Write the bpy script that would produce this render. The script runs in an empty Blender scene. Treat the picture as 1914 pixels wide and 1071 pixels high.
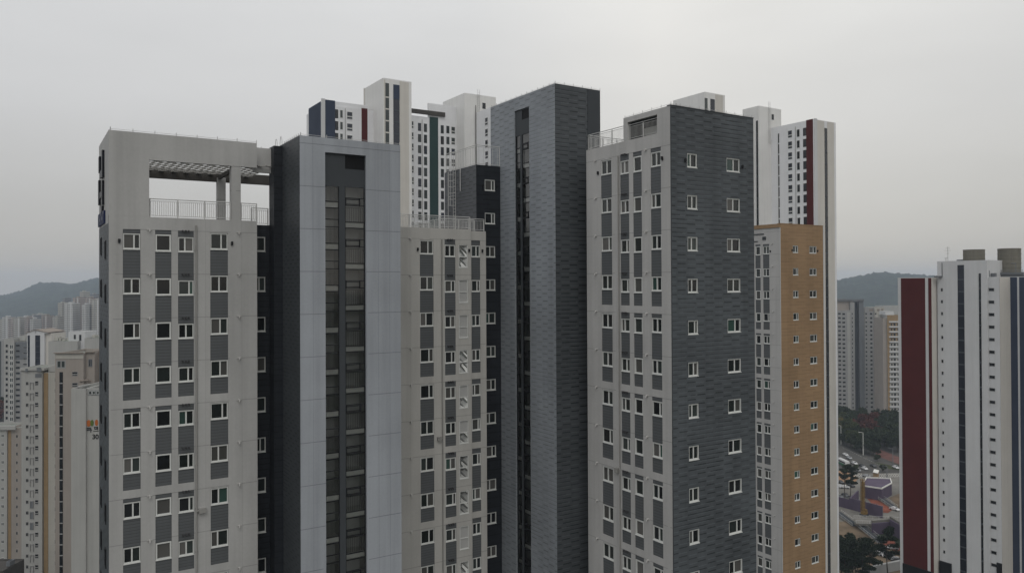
import bpy, bmesh, math, random
import numpy as np
from math import sin, cos, radians, pi, floor
from mathutils import Matrix, Vector
random.seed(7)
rng = np.random.default_rng(7)
scn = bpy.context.scene
C = scn.collection

# ------------------------------------------------------------------ camera
CAM_H = 68.0
YAW, PITCH, ROLL = radians(32.3), radians(0.45), radians(-0.27)
FPX, IW, IH, SHIFT = 1460.0, 1914.0, 1071.0, -16.0
fw = Vector((sin(YAW)*cos(PITCH), cos(YAW)*cos(PITCH), sin(PITCH)))
rt = Vector((cos(YAW), -sin(YAW), 0.0)); up = rt.cross(fw)
r2 = cos(ROLL)*rt + sin(ROLL)*up; u2 = -sin(ROLL)*rt + cos(ROLL)*up
CP = Vector((0, 0, CAM_H))
cd = bpy.data.cameras.new('camera'); cam = bpy.data.objects.new('camera', cd); C.objects.link(cam)
cam.matrix_world = Matrix(((r2.x, u2.x, -fw.x, 0), (r2.y, u2.y, -fw.y, 0), (r2.z, u2.z, -fw.z, CAM_H), (0, 0, 0, 1)))
cd.sensor_width = 36.0; cd.lens = 36.0*FPX/IW; cd.shift_y = SHIFT/IW
cd.clip_start = 0.5; cd.clip_end = 20000
scn.camera = cam

# ------------------------------------------------------------------ light
SUN_EL, SUN_AZ = radians(52), radians(215)      # overcast: broad weak sun from behind the camera
sl = bpy.data.lights.new('sun', 'SUN'); sl.energy = 0.55; sl.angle = radians(28); sl.color = (1, .965, .91)
so = bpy.data.objects.new('sun', sl); C.objects.link(so)
sdir = Vector((sin(SUN_AZ)*cos(SUN_EL), cos(SUN_AZ)*cos(SUN_EL), sin(SUN_EL)))
so.rotation_euler = sdir.to_track_quat('Z', 'Y').to_euler(); so.location = (0, 0, 300)

w = bpy.data.worlds.new('World'); scn.world = w; w.use_nodes = True
nt = w.node_tree; nt.nodes.clear()
def N(nt, t, **kw):
    n = nt.nodes.new(t)
    for k, v in kw.items(): setattr(n, k, v)
    return n
def setin(nt, sock, v):
    if hasattr(v, 'links'): nt.links.new(v, sock)
    else: sock.default_value = v
def mth(nt, op, a, b=0.0, c=0.0, clamp=False):
    n = N(nt, 'ShaderNodeMath', operation=op); n.use_clamp = clamp
    setin(nt, n.inputs[0], a); setin(nt, n.inputs[1], b); setin(nt, n.inputs[2], c)
    return n.outputs[0]
def mixc(nt, f, a, b, mode='MIX'):
    n = N(nt, 'ShaderNodeMix', data_type='RGBA', blend_type=mode); n.clamp_factor = True
    setin(nt, n.inputs[0], f); setin(nt, n.inputs[6], a); setin(nt, n.inputs[7], b)
    return n.outputs[2]
def ramp(nt, f, pts):
    n = N(nt, 'ShaderNodeValToRGB'); e = n.color_ramp.elements
    while len(e) < len(pts): e.new(0.5)
    for i, (p, c) in enumerate(pts):
        e[i].position = p; e[i].color = (c[0], c[1], c[2], 1) if hasattr(c, '__len__') else (c, c, c, 1)
    nt.links.new(f, n.inputs[0]); return n.outputs[0]
sky = N(nt, 'ShaderNodeTexSky', sky_type='NISHITA', sun_disc=False, sun_elevation=SUN_EL, sun_rotation=SUN_AZ)
bg1 = N(nt, 'ShaderNodeBackground'); bg1.inputs[1].default_value = 0.08
nt.links.new(sky.outputs[0], bg1.inputs[0])
tc = N(nt, 'ShaderNodeTexCoord'); sx = N(nt, 'ShaderNodeSeparateXYZ'); nt.links.new(tc.outputs['Generated'], sx.inputs[0])
elev = mth(nt, 'MAXIMUM', sx.outputs[2], 0.0)
grad = ramp(nt, elev, [(0.0, (.47, .447, .412)), (0.10, (.575, .566, .545)), (0.20, (.66, .66, .655)), (0.34, (.74, .745, .745)), (1.0, (.92, .93, .95))])
mp = N(nt, 'ShaderNodeMapping'); mp.inputs['Scale'].default_value = (1.6, 1.6, 5.0)
nt.links.new(tc.outputs['Generated'], mp.inputs[0])
no = N(nt, 'ShaderNodeTexNoise'); no.inputs['Scale'].default_value = 1.5; no.inputs['Detail'].default_value = 4; no.inputs['Roughness'].default_value = .5
nt.links.new(mp.outputs[0], no.inputs[0])
cl = ramp(nt, no.outputs[0], [(0.3, .95), (0.7, 1.05)])
# cloud cover thinner and warmer towards the right of the view
side = mth(nt, 'ADD', mth(nt, 'MULTIPLY', sx.outputs[0], cos(YAW)), mth(nt, 'MULTIPLY', sx.outputs[1], -sin(YAW)))
warm = ramp(nt, mth(nt, 'MULTIPLY_ADD', side, .8, .5), [(0.0, (.935, .935, .94)), (0.46, (1.0, .995, .985)), (0.64, (1.21, 1.185, 1.135)), (0.80, (1.13, 1.115, 1.08)), (1.0, (1.0, .99, .97))])
cc = mixc(nt, 1.0, mixc(nt, 1.0, grad, cl, 'MULTIPLY'), warm, 'MULTIPLY')
bg2 = N(nt, 'ShaderNodeBackground'); bg2.inputs[1].default_value = 1.0
nt.links.new(cc, bg2.inputs[0])
ms = N(nt, 'ShaderNodeMixShader'); ms.inputs[0].default_value = 0.95
nt.links.new(bg1.outputs[0], ms.inputs[1]); nt.links.new(bg2.outputs[0], ms.inputs[2])
wo = N(nt, 'ShaderNodeOutputWorld'); nt.links.new(ms.outputs[0], wo.inputs[0])
scn.view_settings.view_transform = 'Standard'; scn.view_settings.look = 'None'
scn.view_settings.exposure = 0.0; scn.view_settings.gamma = 1.0
cy = scn.cycles
cy.use_denoising = True
cy.max_bounces = 6; cy.diffuse_bounces = 3; cy.glossy_bounces = 3; cy.transmission_bounces = 4; cy.transparent_max_bounces = 8; cy.volume_bounces = 1

# ------------------------------------------------------------------ picture-to-world helpers (used to measure real planes)
def ray(x, y): return fw + r2*((x-IW/2)/FPX) - u2*((y-IH/2-SHIFT)/FPX)
def at(x, y, d): return CP + ray(x, y)*d
def onX(x, y, X): r = ray(x, y); return CP + r*(X/r.x)
def onY(x, y, Y): r = ray(x, y); return CP + r*(Y/r.y)
def onZ(x, y, Z): r = ray(x, y); return CP + r*((Z-CAM_H)/r.z)

# ------------------------------------------------------------------ materials
def newmat(name):
    m = bpy.data.materials.new(name); m.use_nodes = True
    nt = m.node_tree; nt.nodes.clear()
    out = N(nt, 'ShaderNodeOutputMaterial'); b = N(nt, 'ShaderNodeBsdfPrincipled')
    nt.links.new(b.outputs[0], out.inputs[0])
    return m, nt, b, out
def coords(nt):
    t = N(nt, 'ShaderNodeTexCoord'); s = N(nt, 'ShaderNodeSeparateXYZ'); nt.links.new(t.outputs['Object'], s.inputs[0])
    u = mth(nt, 'SUBTRACT', s.outputs[0], s.outputs[1])
    return t.outputs['Object'], s, u, s.outputs[2]
def noise(nt, vec, scale, detail=3, rough=.55, sc=None):
    if sc:
        m = N(nt, 'ShaderNodeMapping'); m.inputs['Scale'].default_value = sc; nt.links.new(vec, m.inputs[0]); vec = m.outputs[0]
    n = N(nt, 'ShaderNodeTexNoise'); n.inputs['Scale'].default_value = scale; n.inputs['Detail'].default_value = detail; n.inputs['Roughness'].default_value = rough
    nt.links.new(vec, n.inputs[0]); return n.outputs[0]
def mat_simple(name, col, rough=.6, metal=0.0, var=.12, scale=.8, spec=.12):
    m, nt, b, o = newmat(name); v, s, u, z = coords(nt)
    n = noise(nt, v, scale, 4)
    f = ramp(nt, n, [(0.3, 1-var), (0.7, 1+var)])
    nt.links.new(mixc(nt, 1.0, (*col, 1), f, 'MULTIPLY'), b.inputs['Base Color'])
    b.inputs['Roughness'].default_value = rough; b.inputs['Metallic'].default_value = metal; b.inputs['Specular IOR Level'].default_value = spec
    return m
def mat_wall(name, col, seam=None, vseams=(), var=.08, streak=.15, rough=.85, seamw=.05, seamd=.35):
    """painted render / cladding with floor seams (period, offset), upright seams and rain streaks"""
    m, nt, b, o = newmat(name); v, s, u, z = coords(nt)
    big = ramp(nt, noise(nt, v, .22, 4), [(0.3, 1-var), (0.7, 1+var*.6)])
    st = ramp(nt, noise(nt, v, 1.0, 3, .6, (1.1, 1.1, .045)), [(0.42, 1.0), (0.75, 1-streak)])
    fine = ramp(nt, noise(nt, v, 6.0, 3, .7), [(0.3, .965), (0.7, 1.03)])
    c = mixc(nt, 1.0, (*col, 1), big, 'MULTIPLY'); c = mixc(nt, 1.0, c, st, 'MULTIPLY'); c = mixc(nt, 1.0, c, fine, 'MULTIPLY')
    msk = None
    if seam:
        p, off = seam
        fr = mth(nt, 'FRACT', mth(nt, 'DIVIDE', mth(nt, 'SUBTRACT', z, off), p))
        msk = mth(nt, 'LESS_THAN', fr, seamw/p)
        brk = mth(nt, 'GREATER_THAN', noise(nt, v, .9, 1, .5, (1, 1, .02)), .36)
        msk = mth(nt, 'MULTIPLY', msk, brk)
    for us in vseams:
        k = mth(nt, 'MULTIPLY', mth(nt, 'LESS_THAN', mth(nt, 'ABSOLUTE', mth(nt, 'SUBTRACT', u, us)), .016), .55)
        msk = k if msk is None else mth(nt, 'MAXIMUM', msk, k)
    if msk is not None:
        c = mixc(nt, mth(nt, 'MULTIPLY', msk, seamd*1.6), c, (col[0]*.18, col[1]*.18, col[2]*.18, 1))
    nt.links.new(c, b.inputs['Base Color']); b.inputs['Roughness'].default_value = rough; b.inputs['Specular IOR Level'].default_value = .25
    return m
def mat_clad(name, col, p=.30, L=1.25, dark=.5, dash=.55, var=.10, lip_hilite=.35, rough=.5, grime=.15):
    """metal siding: rows of panels with staggered dark joint lines and a highlight painted as a paler band under each"""
    m, nt, b, o = newmat(name); v, s, u, z = coords(nt)
    zr = mth(nt, 'DIVIDE', z, p); row = mth(nt, 'FLOOR', zr); fr = mth(nt, 'FRACT', zr)
    wn = N(nt, 'ShaderNodeTexWhiteNoise', noise_dimensions='1D'); nt.links.new(row, wn.inputs['W'])
    ud = mth(nt, 'ADD', mth(nt, 'DIVIDE', u, L), mth(nt, 'MULTIPLY_ADD', row, .5, mth(nt, 'MULTIPLY', wn.outputs[0], .10)))
    ds = mth(nt, 'LESS_THAN', mth(nt, 'FRACT', ud), dash)
    nz = noise(nt, v, .35, 2)
    ds = mth(nt, 'MAXIMUM', ds, mth(nt, 'MULTIPLY', mth(nt, 'GREATER_THAN', nz, .57), .65))
    line = mth(nt, 'MULTIPLY', mth(nt, 'MULTIPLY', mth(nt, 'LESS_THAN', fr, .24), ds), ramp(nt, noise(nt, v, .28, 3), [(.32, .35), (.62, 1.0)]))
    hilite_m = mth(nt, 'MULTIPLY', mth(nt, 'MULTIPLY', mth(nt, 'GREATER_THAN', fr, .82), 1.0), ds)  # highlight along each panel edge, painted as a paler band
    wn2 = N(nt, 'ShaderNodeTexWhiteNoise', noise_dimensions='2D')
    cx = N(nt, 'ShaderNodeCombineXYZ'); nt.links.new(mth(nt, 'FLOOR', ud), cx.inputs[0]); nt.links.new(row, cx.inputs[1]); nt.links.new(cx.outputs[0], wn2.inputs['Vector'])
    pv = ramp(nt, wn2.outputs[0], [(0, 1-var), (1, 1+var)])
    big = ramp(nt, noise(nt, v, .16, 4), [(0.3, 1-grime), (0.7, 1+grime*.7)])
    st = ramp(nt, noise(nt, v, 1.0, 3, .6, (.9, .9, .05)), [(0.4, 1.04), (0.75, 1-grime)])
    c = mixc(nt, 1.0, (*col, 1), pv, 'MULTIPLY'); c = mixc(nt, 1.0, c, big, 'MULTIPLY'); c = mixc(nt, 1.0, c, st, 'MULTIPLY')
    c = mixc(nt, mth(nt, 'MULTIPLY', line, dark), c, (col[0]*.22, col[1]*.22, col[2]*.22, 1))
    c = mixc(nt, mth(nt, 'MULTIPLY', hilite_m, lip_hilite), c, (min(1, col[0]*1.9), min(1, col[1]*1.9), min(1, col[2]*1.9), 1))
    nt.links.new(c, b.inputs['Base Color']); b.inputs['Roughness'].default_value = rough; b.inputs['Specular IOR Level'].default_value = .2
    return m
def mat_glass(name, c0, c1, rough=.08, wav=0.0):
    m, nt, b, o = newmat(name); v, s, u, z = coords(nt)
    oi = N(nt, 'ShaderNodeObjectInfo')
    nt.links.new(ramp(nt, oi.outputs['Random'], [(0, c0), (.6, [(a+d)*.42 for a, d in zip(c0, c1)]), (1, c1)]), b.inputs['Base Color'])
    b.inputs['Roughness'].default_value = rough; b.inputs['Specular IOR Level'].default_value = .55
    if wav:
        bp = N(nt, 'ShaderNodeBump'); bp.inputs['Strength'].default_value = 1.0; bp.inputs['Distance'].default_value = wav
        wv = N(nt, 'ShaderNodeTexWave', bands_direction='DIAGONAL'); wv.inputs['Scale'].default_value = .55; wv.inputs['Distortion'].default_value = .25; wv.inputs['Detail'].default_value = 0
        mp = N(nt, 'ShaderNodeMapping'); nt.links.new(v, mp.inputs[0]); nt.links.new(mth(nt, 'MULTIPLY', oi.outputs['Random'], 9.0), mp.inputs['Location'])
        nt.links.new(mp.outputs[0], wv.inputs[0]); nt.links.new(wv.outputs['Fac'], bp.inputs['Height']); nt.links.new(bp.outputs[0], b.inputs['Normal'])
    return m
def mat_stairglass(name):
    m = bpy.data.materials.new(name); m.use_nodes = True; nt = m.node_tree; nt.nodes.clear()
    o = N(nt, 'ShaderNodeOutputMaterial'); t = N(nt, 'ShaderNodeBsdfTransparent'); t.inputs[0].default_value = (.80, .82, .82, 1)
    g = N(nt, 'ShaderNodeBsdfGlossy'); g.inputs['Roughness'].default_value = .04; g.inputs[0].default_value = (.9, .9, .9, 1)
    fr = N(nt, 'ShaderNodeFresnel'); fr.inputs[0].default_value = 1.5
    x = N(nt, 'ShaderNodeMixShader'); nt.links.new(mth(nt, 'MULTIPLY', fr.outputs[0], 1.8, clamp=True), x.inputs[0]); nt.links.new(t.outputs[0], x.inputs[1]); nt.links.new(g.outputs[0], x.inputs[2])
    nt.links.new(x.outputs[0], o.inputs[0]); return m

FL = 2.86
SEAM_A = 71.62            # top storey line of the lower block
SEAM_D = SEAM_A + 2*FL
M = {}
YA_, YF_ = 55.26, 56.0
M['a_wall'] = mat_wall('warm_grey_paint', (.44, .437, .428), (FL, SEAM_A-.03), (12.98-YA_, 10.62-YA_), seamd=.22)
M['f_wall'] = mat_wall('beige_grey_paint', (.462, .452, .428), (FL, SEAM_A-.03), (25.95-YF_,), seamd=.22)
M['d_wall'] = mat_wall('light_grey_paint', (.465, .458, .448), (FL, SEAM_D-.03), (37.13-44.4,), seamd=.22)
M['plain'] = mat_wall('plain_grey_paint', (.44, .437, .428))
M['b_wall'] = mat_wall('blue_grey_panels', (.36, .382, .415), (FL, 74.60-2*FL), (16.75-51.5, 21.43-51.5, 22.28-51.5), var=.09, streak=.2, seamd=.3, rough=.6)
M['c_wall'] = mat_clad('slate_blue_siding', (.262, .282, .305), p=.30, L=1.6, dark=.6, dash=.42, lip_hilite=.16, var=.03)
M['gable'] = mat_clad('dark_grey_siding', (.086, .096, .105), p=.30, L=1.75, dark=.9, dash=.44, lip_hilite=.36, var=.04, grime=.22)
M['core_dark'] = mat_clad('dark_side_siding', (.056, .062, .067), p=.26, L=1.1, dark=.95, dash=.45, lip_hilite=.15, var=.05)
M['c_side'] = mat_clad('slate_side_siding', (.076, .084, .091), p=.32, L=1.7, dark=.95, dash=.45, lip_hilite=.40, var=.06)
M['black_wall'] = mat_clad('charcoal_siding', (.022, .025, .030), p=.40, L=3.0, dark=.5, dash=.7, lip_hilite=.12, var=.08)
M['g_left'] = mat_clad('mid_grey_siding', (.095, .10, .108), p=.30, L=1.3, dark=.7, dash=.45, lip_hilite=.2, var=.07)
M['spandrel'] = mat_clad('strip_siding', (.104, .110, .115), p=.20, L=9.0, dark=.5, dash=.8, lip_hilite=.15, var=.05, grime=.10)
M['tan'] = mat_clad('tan_siding', (.295, .195, .112), p=.42, L=3.2, dark=.25, dash=.6, lip_hilite=.05, var=.04, grime=.12, rough=.7)
M['frame'] = mat_simple('white_window_frame', (.62, .63, .61), .4, var=.05)
M['dark_frame'] = mat_simple('dark_aluminium', (.02, .021, .023), .4, var=.1)
M['rail'] = mat_simple('galvanised_rail', (.50, .50, .49), .5, var=.1)
M['pipe'] = mat_simple('grey_pipe', (.30, .295, .28), .6, var=.1)
M['sleeve'] = mat_simple('dark_pipe_sleeve', (.05, .05, .052), .6)
M['spout'] = mat_simple('pale_spout', (.44, .435, .42), .6)
M['canopy'] = mat_simple('grey_lattice', (.42, .41, .39), .7, var=.08)
M['beam_dark'] = mat_simple('dark_beam', (.075, .07, .064), .8)
M['panel_dark'] = mat_simple('graphite_panel', (.058, .064, .07), .5, var=.08, scale=.3)
M['louvre'] = mat_simple('black_louvre', (.012, .012, .013), .6)
M['interior'] = mat_simple('stairwell_paint', (.50, .50, .485), .8, var=.08)
M['slab'] = mat_simple('stair_slab', (.66, .655, .62), .8, var=.08)
M['balus'] = mat_simple('dark_balustrade', (.10, .10, .095), .5)
M['sign_dark'] = mat_simple('dark_sign', (.015, .017, .022), .4)
M['sign_blue'] = mat_simple('blue_sign', (.018, .026, .075), .4)
M['white'] = mat_wall('white_tower_paint', (.76, .765, .78), (2.95, .4), var=.04, streak=.07, seamd=.06)
M['white2'] = mat_wall('white_core_paint', (.58, .585, .59), var=.04, streak=.08)
M['white3'] = mat_wall('bright_core_paint', (.76, .755, .74), var=.04, streak=.08)
M['stone'] = mat_wall('pale_beige_paint', (.60, .575, .53), var=.04, streak=.08)
M['navy'] = mat_simple('navy_paint', (.042, .054, .084), .7, var=.08, scale=.2)
M['red'] = mat_simple('maroon_paint', (.080, .017, .016), .7, var=.08, scale=.2)
M['green'] = mat_simple('bottle_green_paint', (.030, .058, .056), .7, var=.08, scale=.2)
M['roof'] = mat_simple('roof_membrane', (.20, .21, .19), .9, var=.2, scale=.4)
M['roof_green'] = mat_simple('green_roof_membrane', (.14, .20, .15), .9, var=.3, scale=.4)
M['cream'] = mat_wall('cream_paint', (.43, .415, .375), (2.86, .4), var=.05, streak=.1, seamd=.08)
M['cream2'] = mat_wall('pale_cream_paint', (.395, .393, .375), var=.05, streak=.12)
M['taupe'] = mat_wall('taupe_paint', (.325, .292, .262), var=.05, streak=.1)
M['taupe_dark'] = mat_wall('brown_taupe_paint', (.25, .215, .185), var=.05, streak=.1)
M['ochre'] = mat_simple('ochre_paint', (.29, .205, .115), .8, var=.08)
M['greywall'] = mat_wall('mid_grey_paint', (.30, .30, .295), var=.06, streak=.1)
M['greydark'] = mat_wall('dark_grey_paint', (.16, .17, .18), var=.06, streak=.1)  # one even dark grey shared by trims, louvres and roof gear
M['steelgrey'] = mat_simple('steel_panel', (.06, .068, .076), .6, var=.08, scale=.1)
M['tank'] = mat_wall('olive_tank_panel', (.19, .18, .15), (1.0, .2), var=.1, streak=.2, seamd=.3)
M['glass'] = mat_glass('dark_glass', (.010, .013, .013), (.045, .055, .052))
M['glass_dk'] = mat_glass('black_glass', (.006, .007, .008), (.02, .022, .024))
M['glass_blue'] = mat_glass('blue_black_glass', (.012, .014, .022), (.03, .034, .05))
M['curtain_teal'] = mat_glass('teal_blind_glass', (.028, .055, .047), (.05, .105, .085))
M['curtain_grey'] = mat_glass('grey_curtain_glass', (.06, .06, .055), (.13, .125, .12))
M['blind_white'] = mat_glass('white_blind_glass', (.42, .42, .41), (.55, .55, .54))
M['mirror_glass'] = mat_glass('wavy_mirror_glass', (1.0, 1.0, 1.0), (.6, .6, .6), rough=.05, wav=.35)
M['mirror_glass'].node_tree.nodes['Principled BSDF'].inputs['Metallic'].default_value = .0
for n in M['mirror_glass'].node_tree.nodes:
    if n.type == 'BSDF_PRINCIPLED': n.inputs['Metallic'].default_value = 1.0
M['stairglass'] = mat_stairglass('stair_glass')

# ------------------------------------------------------------------ mesh helpers
class MB:
    def __init__(s): s.v = []; s.f = []; s.m = []
    def poly(s, pts, m=0):
        i = len(s.v); s.v += [tuple(p) for p in pts]; s.f.append(tuple(range(i, i+len(pts)))); s.m.append(m)
    def box(s, x0, x1, y0, y1, z0, z1, m=0):
        if x0 > x1: x0, x1 = x1, x0
        if y0 > y1: y0, y1 = y1, y0
        if z0 > z1: z0, z1 = z1, z0
        i = len(s.v)
        s.v += [(x0,y0,z0),(x1,y0,z0),(x1,y1,z0),(x0,y1,z0),(x0,y0,z1),(x1,y0,z1),(x1,y1,z1),(x0,y1,z1)]
        for q in ((0,1,5,4),(1,2,6,5),(2,3,7,6),(3,0,4,7),(4,5,6,7),(3,2,1,0)):
            s.f.append(tuple(i+k for k in q)); s.m.append(m)
    def fbox(s, f, u0, u1, v0, v1, w0, w1, m=0):     # box in facade coordinates (u right, v up, w inwards)
        P = [f(u, v, ww) for ww in (w0, w1) for v in (v0, v1) for u in (u0, u1)]
        i = len(s.v); s.v += P
        for q in ((0,1,3,2),(5,4,6,7),(1,5,7,3),(4,0,2,6),(2,3,7,6),(4,5,1,0)):
            s.f.append(tuple(i+k for k in q)); s.m.append(m)
    def bar(s, a, b, r, m=0, n=4):
        a = Vector(a); b = Vector(b); d = (b-a).normalized()
        x = d.orthogonal().normalized(); y = d.cross(x); i = len(s.v)
        for p in (a, b):
            for k in range(n):
                t = 2*pi*(k+.5)/n; s.v.append(tuple(p + (x*cos(t)+y*sin(t))*r))
        for k in range(n):
            s.f.append((i+k, i+(k+1) % n, i+n+(k+1) % n, i+n+k)); s.m.append(m)
        s.f.append(tuple(i+k for k in range(n-1, -1, -1))); s.m.append(m)
        s.f.append(tuple(i+n+k for k in range(n))); s.m.append(m)
    def cone(s, a, b, r0, r1, m=0, n=6):
        a = Vector(a); b = Vector(b); d = (b-a).normalized(); x = d.orthogonal().normalized(); y = d.cross(x); i = len(s.v)
        for p, r in ((a, r0), (b, r1)):
            for k in range(n):
                t = 2*pi*k/n; s.v.append(tuple(p + (x*cos(t)+y*sin(t))*r))
        for k in range(n): s.f.append((i+k, i+(k+1) % n, i+n+(k+1) % n, i+n+k)); s.m.append(m)
        s.f.append(tuple(i+n+k for k in range(n))); s.m.append(m)
    def mesh(s, name, mats, smooth=False):
        me = bpy.data.meshes.new(name); me.from_pydata(s.v, [], s.f)
        for m in (mats if isinstance(mats, (list, tuple)) else [mats]): me.materials.append(M[m] if isinstance(m, str) else m)
        me.polygons.foreach_set('material_index', s.m)
        if smooth: me.polygons.foreach_set('use_smooth', [True]*len(s.f))
        me.update(); return me
    def build(s, name, mats, parent, smooth=False): return put(s.mesh(name, mats, smooth), name, parent)

def thing(name, label, cat, loc=(0, 0, 0), rotz=0.0, group=None):
    o = bpy.data.objects.new(name, None); C.objects.link(o); o.empty_display_size = 1
    o.location = loc; o.rotation_euler = (0, 0, rotz); o['label'] = label; o['category'] = cat
    if group: o['group'] = group
    return o
def tag(o, label, cat, group=None, kind=None):
    if label: o['label'] = label
    if cat: o['category'] = cat
    if group: o['group'] = group
    if kind: o['kind'] = kind
    return o
def put(me, name, parent=None, loc=(0, 0, 0), rotz=0.0, local=False):
    """link a mesh; children of world-built things keep world coordinates, local=True means coordinates of the parent"""
    o = bpy.data.objects.new(name, me); C.objects.link(o); o.location = loc; o.rotation_euler = (0, 0, rotz)
    if parent is not None:
        o.parent = parent
        if not local and not parent.get('is_local'):
            o.matrix_parent_inverse = (Matrix.Translation(parent.location) @ Matrix.Rotation(parent.rotation_euler.z, 4, 'Z')).inverted()
    return o
def structure(name, mb, mats, smooth=False):
    o = mb.build(name, mats, None, smooth); o['kind'] = 'structure'; return o

class Face:
    """a facade plane: kind R faces -Y (u = x), kind L faces -X (u = -y)"""
    def __init__(s, kind, plane): s.kind = kind; s.p = plane
    def __call__(s, u, v, w): return (u, s.p+w, v) if s.kind == 'R' else (s.p+w, -u, v)
    @property
    def rot(s): return 0.0 if s.kind == 'R' else -pi/2

def facade(mb, f, u0, u1, v0, v1, holes=(), m=0, reveal=.16, mr=None):
    mr = m if mr is None else mr
    us = sorted({round(x, 4) for x in [u0, u1] + [h[k] for h in holes for k in (0, 1)] if u0 <= x <= u1})
    vs = sorted({round(x, 4) for x in [v0, v1] + [h[k] for h in holes for k in (2, 3)] if v0 <= x <= v1})
    for i in range(len(us)-1):
        uc = (us[i]+us[i+1])/2; hs = [h for h in holes if h[0] < uc < h[1]]
        for j in range(len(vs)-1):
            vc = (vs[j]+vs[j+1])/2
            if any(h[2] < vc < h[3] for h in hs): continue
            mb.poly([f(us[i], vs[j], 0), f(us[i+1], vs[j], 0), f(us[i+1], vs[j+1], 0), f(us[i], vs[j+1], 0)], m)
    for (a, b, c, d, *rv) in holes:
        r = rv[0] if rv else reveal
        mb.poly([f(a, c, 0), f(a, d, 0), f(a, d, r), f(a, c, r)], mr)
        mb.poly([f(b, d, 0), f(b, c, 0), f(b, c, r), f(b, d, r)], mr)
        mb.poly([f(a, c, 0), f(a, c, r), f(b, c, r), f(b, c, 0)], mr)
        mb.poly([f(a, d, r), f(a, d, 0), f(b, d, 0), f(b, d, r)], mr)

_cache = {}
def window_mesh(kind, wd, ht, off=0.0):
    key = ('w', kind, round(wd, 2), round(ht, 2), off)
    if key in _cache: return _cache[key]
    mb = MB(); t = .055 if kind != 'single' else .09
    y0, y1 = -.03, .09
    mb.box(0, wd, y0, y1, 0, t); mb.box(0, wd, y0, y1, ht-t, ht)
    mb.box(0, t, y0, y1, t, ht-t); mb.box(wd-t, wd, y0, y1, t, ht-t)
    mb.box(-.02, wd+.02, y0-.05, y0+.002, -.035, .012)          # sill lip
    if kind == 'double':
        c = wd/2+off; mb.box(c-.045, c+.045, .0, .085, t, ht-t)
        for a, b in ((t, c-.045), (c+.045, wd-t)):
            mb.box(a, b, .012, .06, t, t+.035); mb.box(a, b, .012, .06, ht-t-.035, ht-t)
    elif kind == 'triple':
        for c in (wd*.36, wd*.64): mb.box(c-.035, c+.035, .0, .085, t, ht-t)
    elif kind == 'tall':
        mb.box(t, wd-t, .0, .085, ht*.47-.03, ht*.47+.03)
    me = mb.mesh('window', 'frame'); _cache[key] = me; return me
def pane_mesh(kind, wd, ht, off, ml, mr):
    key = ('p', kind, round(wd, 2), round(ht, 2), off, ml, mr)
    if key in _cache: return _cache[key]
    mb = MB(); t = .05
    if kind in ('double', 'triple'):
        c = wd/2+off
        mb.poly([(t, .04, t), (c, .04, t), (c, .04, ht-t), (t, .04, ht-t)], 0)
        mb.poly([(c, .065, t), (wd-t, .065, t), (wd-t, .065, ht-t), (c, .065, ht-t)], 1)
        mb.poly([(c, .04, t), (c, .065, t), (c, .065, ht-t), (c, .04, ht-t)], 1)
    elif kind == 'tall':
        c = ht*.47
        mb.poly([(t, .05, t), (wd-t, .05, t), (wd-t, .05, c), (t, .05, c)], 0)
        mb.poly([(t, .05, c), (wd-t, .05, c), (wd-t, .05, ht-t), (t, .05, ht-t)], 1)
    else:
        mb.poly([(t, .05, t), (wd-t, .05, t), (wd-t, .05, ht-t), (t, .05, ht-t)], 0)
    me = mb.mesh('pane', [ml, mr]); _cache[key] = me; return me
def pick(): return random.choices(['glass', 'glass_dk', 'curtain_grey', 'curtain_teal'], [48, 26, 22, 4])[0]
def window(root, f, u, v, wd, ht, kind='double', rec=.10, mats=None):
    off = random.choice([0, 0, 0, .06, -.06, .14, -.12, .2]) if kind == 'double' else 0.0
    o = put(window_mesh(kind, wd, ht, off), 'window', root, f(u, v, rec), f.rot)
    ml, mr = mats or (pick(), pick())
    put(pane_mesh(kind, wd, ht, off, ml, mr), 'pane', o, local=True)
    return o
def spandrel(root, f, u0, u1, v0, v1, rec=.035):
    wd, ht = round(u1-u0, 2), round(v1-v0, 2); key = ('s', wd, ht)
    if key not in _cache:
        mb = MB(); mb.box(0, wd, 0, .12, 0, ht); _cache[key] = mb.mesh('spandrel_panel', 'spandrel')
    return put(_cache[key], 'spandrel_panel', root, f(u0, v0, rec), f.rot)

# ------------------------------------------------------------------ far windows
def fwin_mesh(wd, ht, mat, split, fr, fw_):
    key = ('fw', round(wd, 2), round(ht, 2), mat, split, fr)
    if key not in _cache:
        mb = MB(); t = fw_
        mb.box(0, wd, -.05, .1, 0, t); mb.box(0, wd, -.05, .1, ht-t, ht); mb.box(0, t, -.05, .1, t, ht-t); mb.box(wd-t, wd, -.05, .1, t, ht-t)
        if split == 1: mb.box(t, wd-t, -.045, .1, ht*.30, ht*.30+.22)
        if split == 2: mb.box(wd/2-t/2, wd/2+t/2, -.045, .1, t, ht-t)
        mb.poly([(t/2, -.02, t/2), (wd-t/2, -.02, t/2), (wd-t/2, -.02, ht-t/2), (t/2, -.02, ht-t/2)], 1)
        _cache[key] = mb.mesh('window', [fr, mat])
    return _cache[key]
def fwin(root, f, u, v, wd, ht, mat='glass', split=0, fr='frame', t=.09, local=False):
    return put(fwin_mesh(wd, ht, mat, split, fr, t), 'window', root, f(u, v, 0), f.rot, local)

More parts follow.
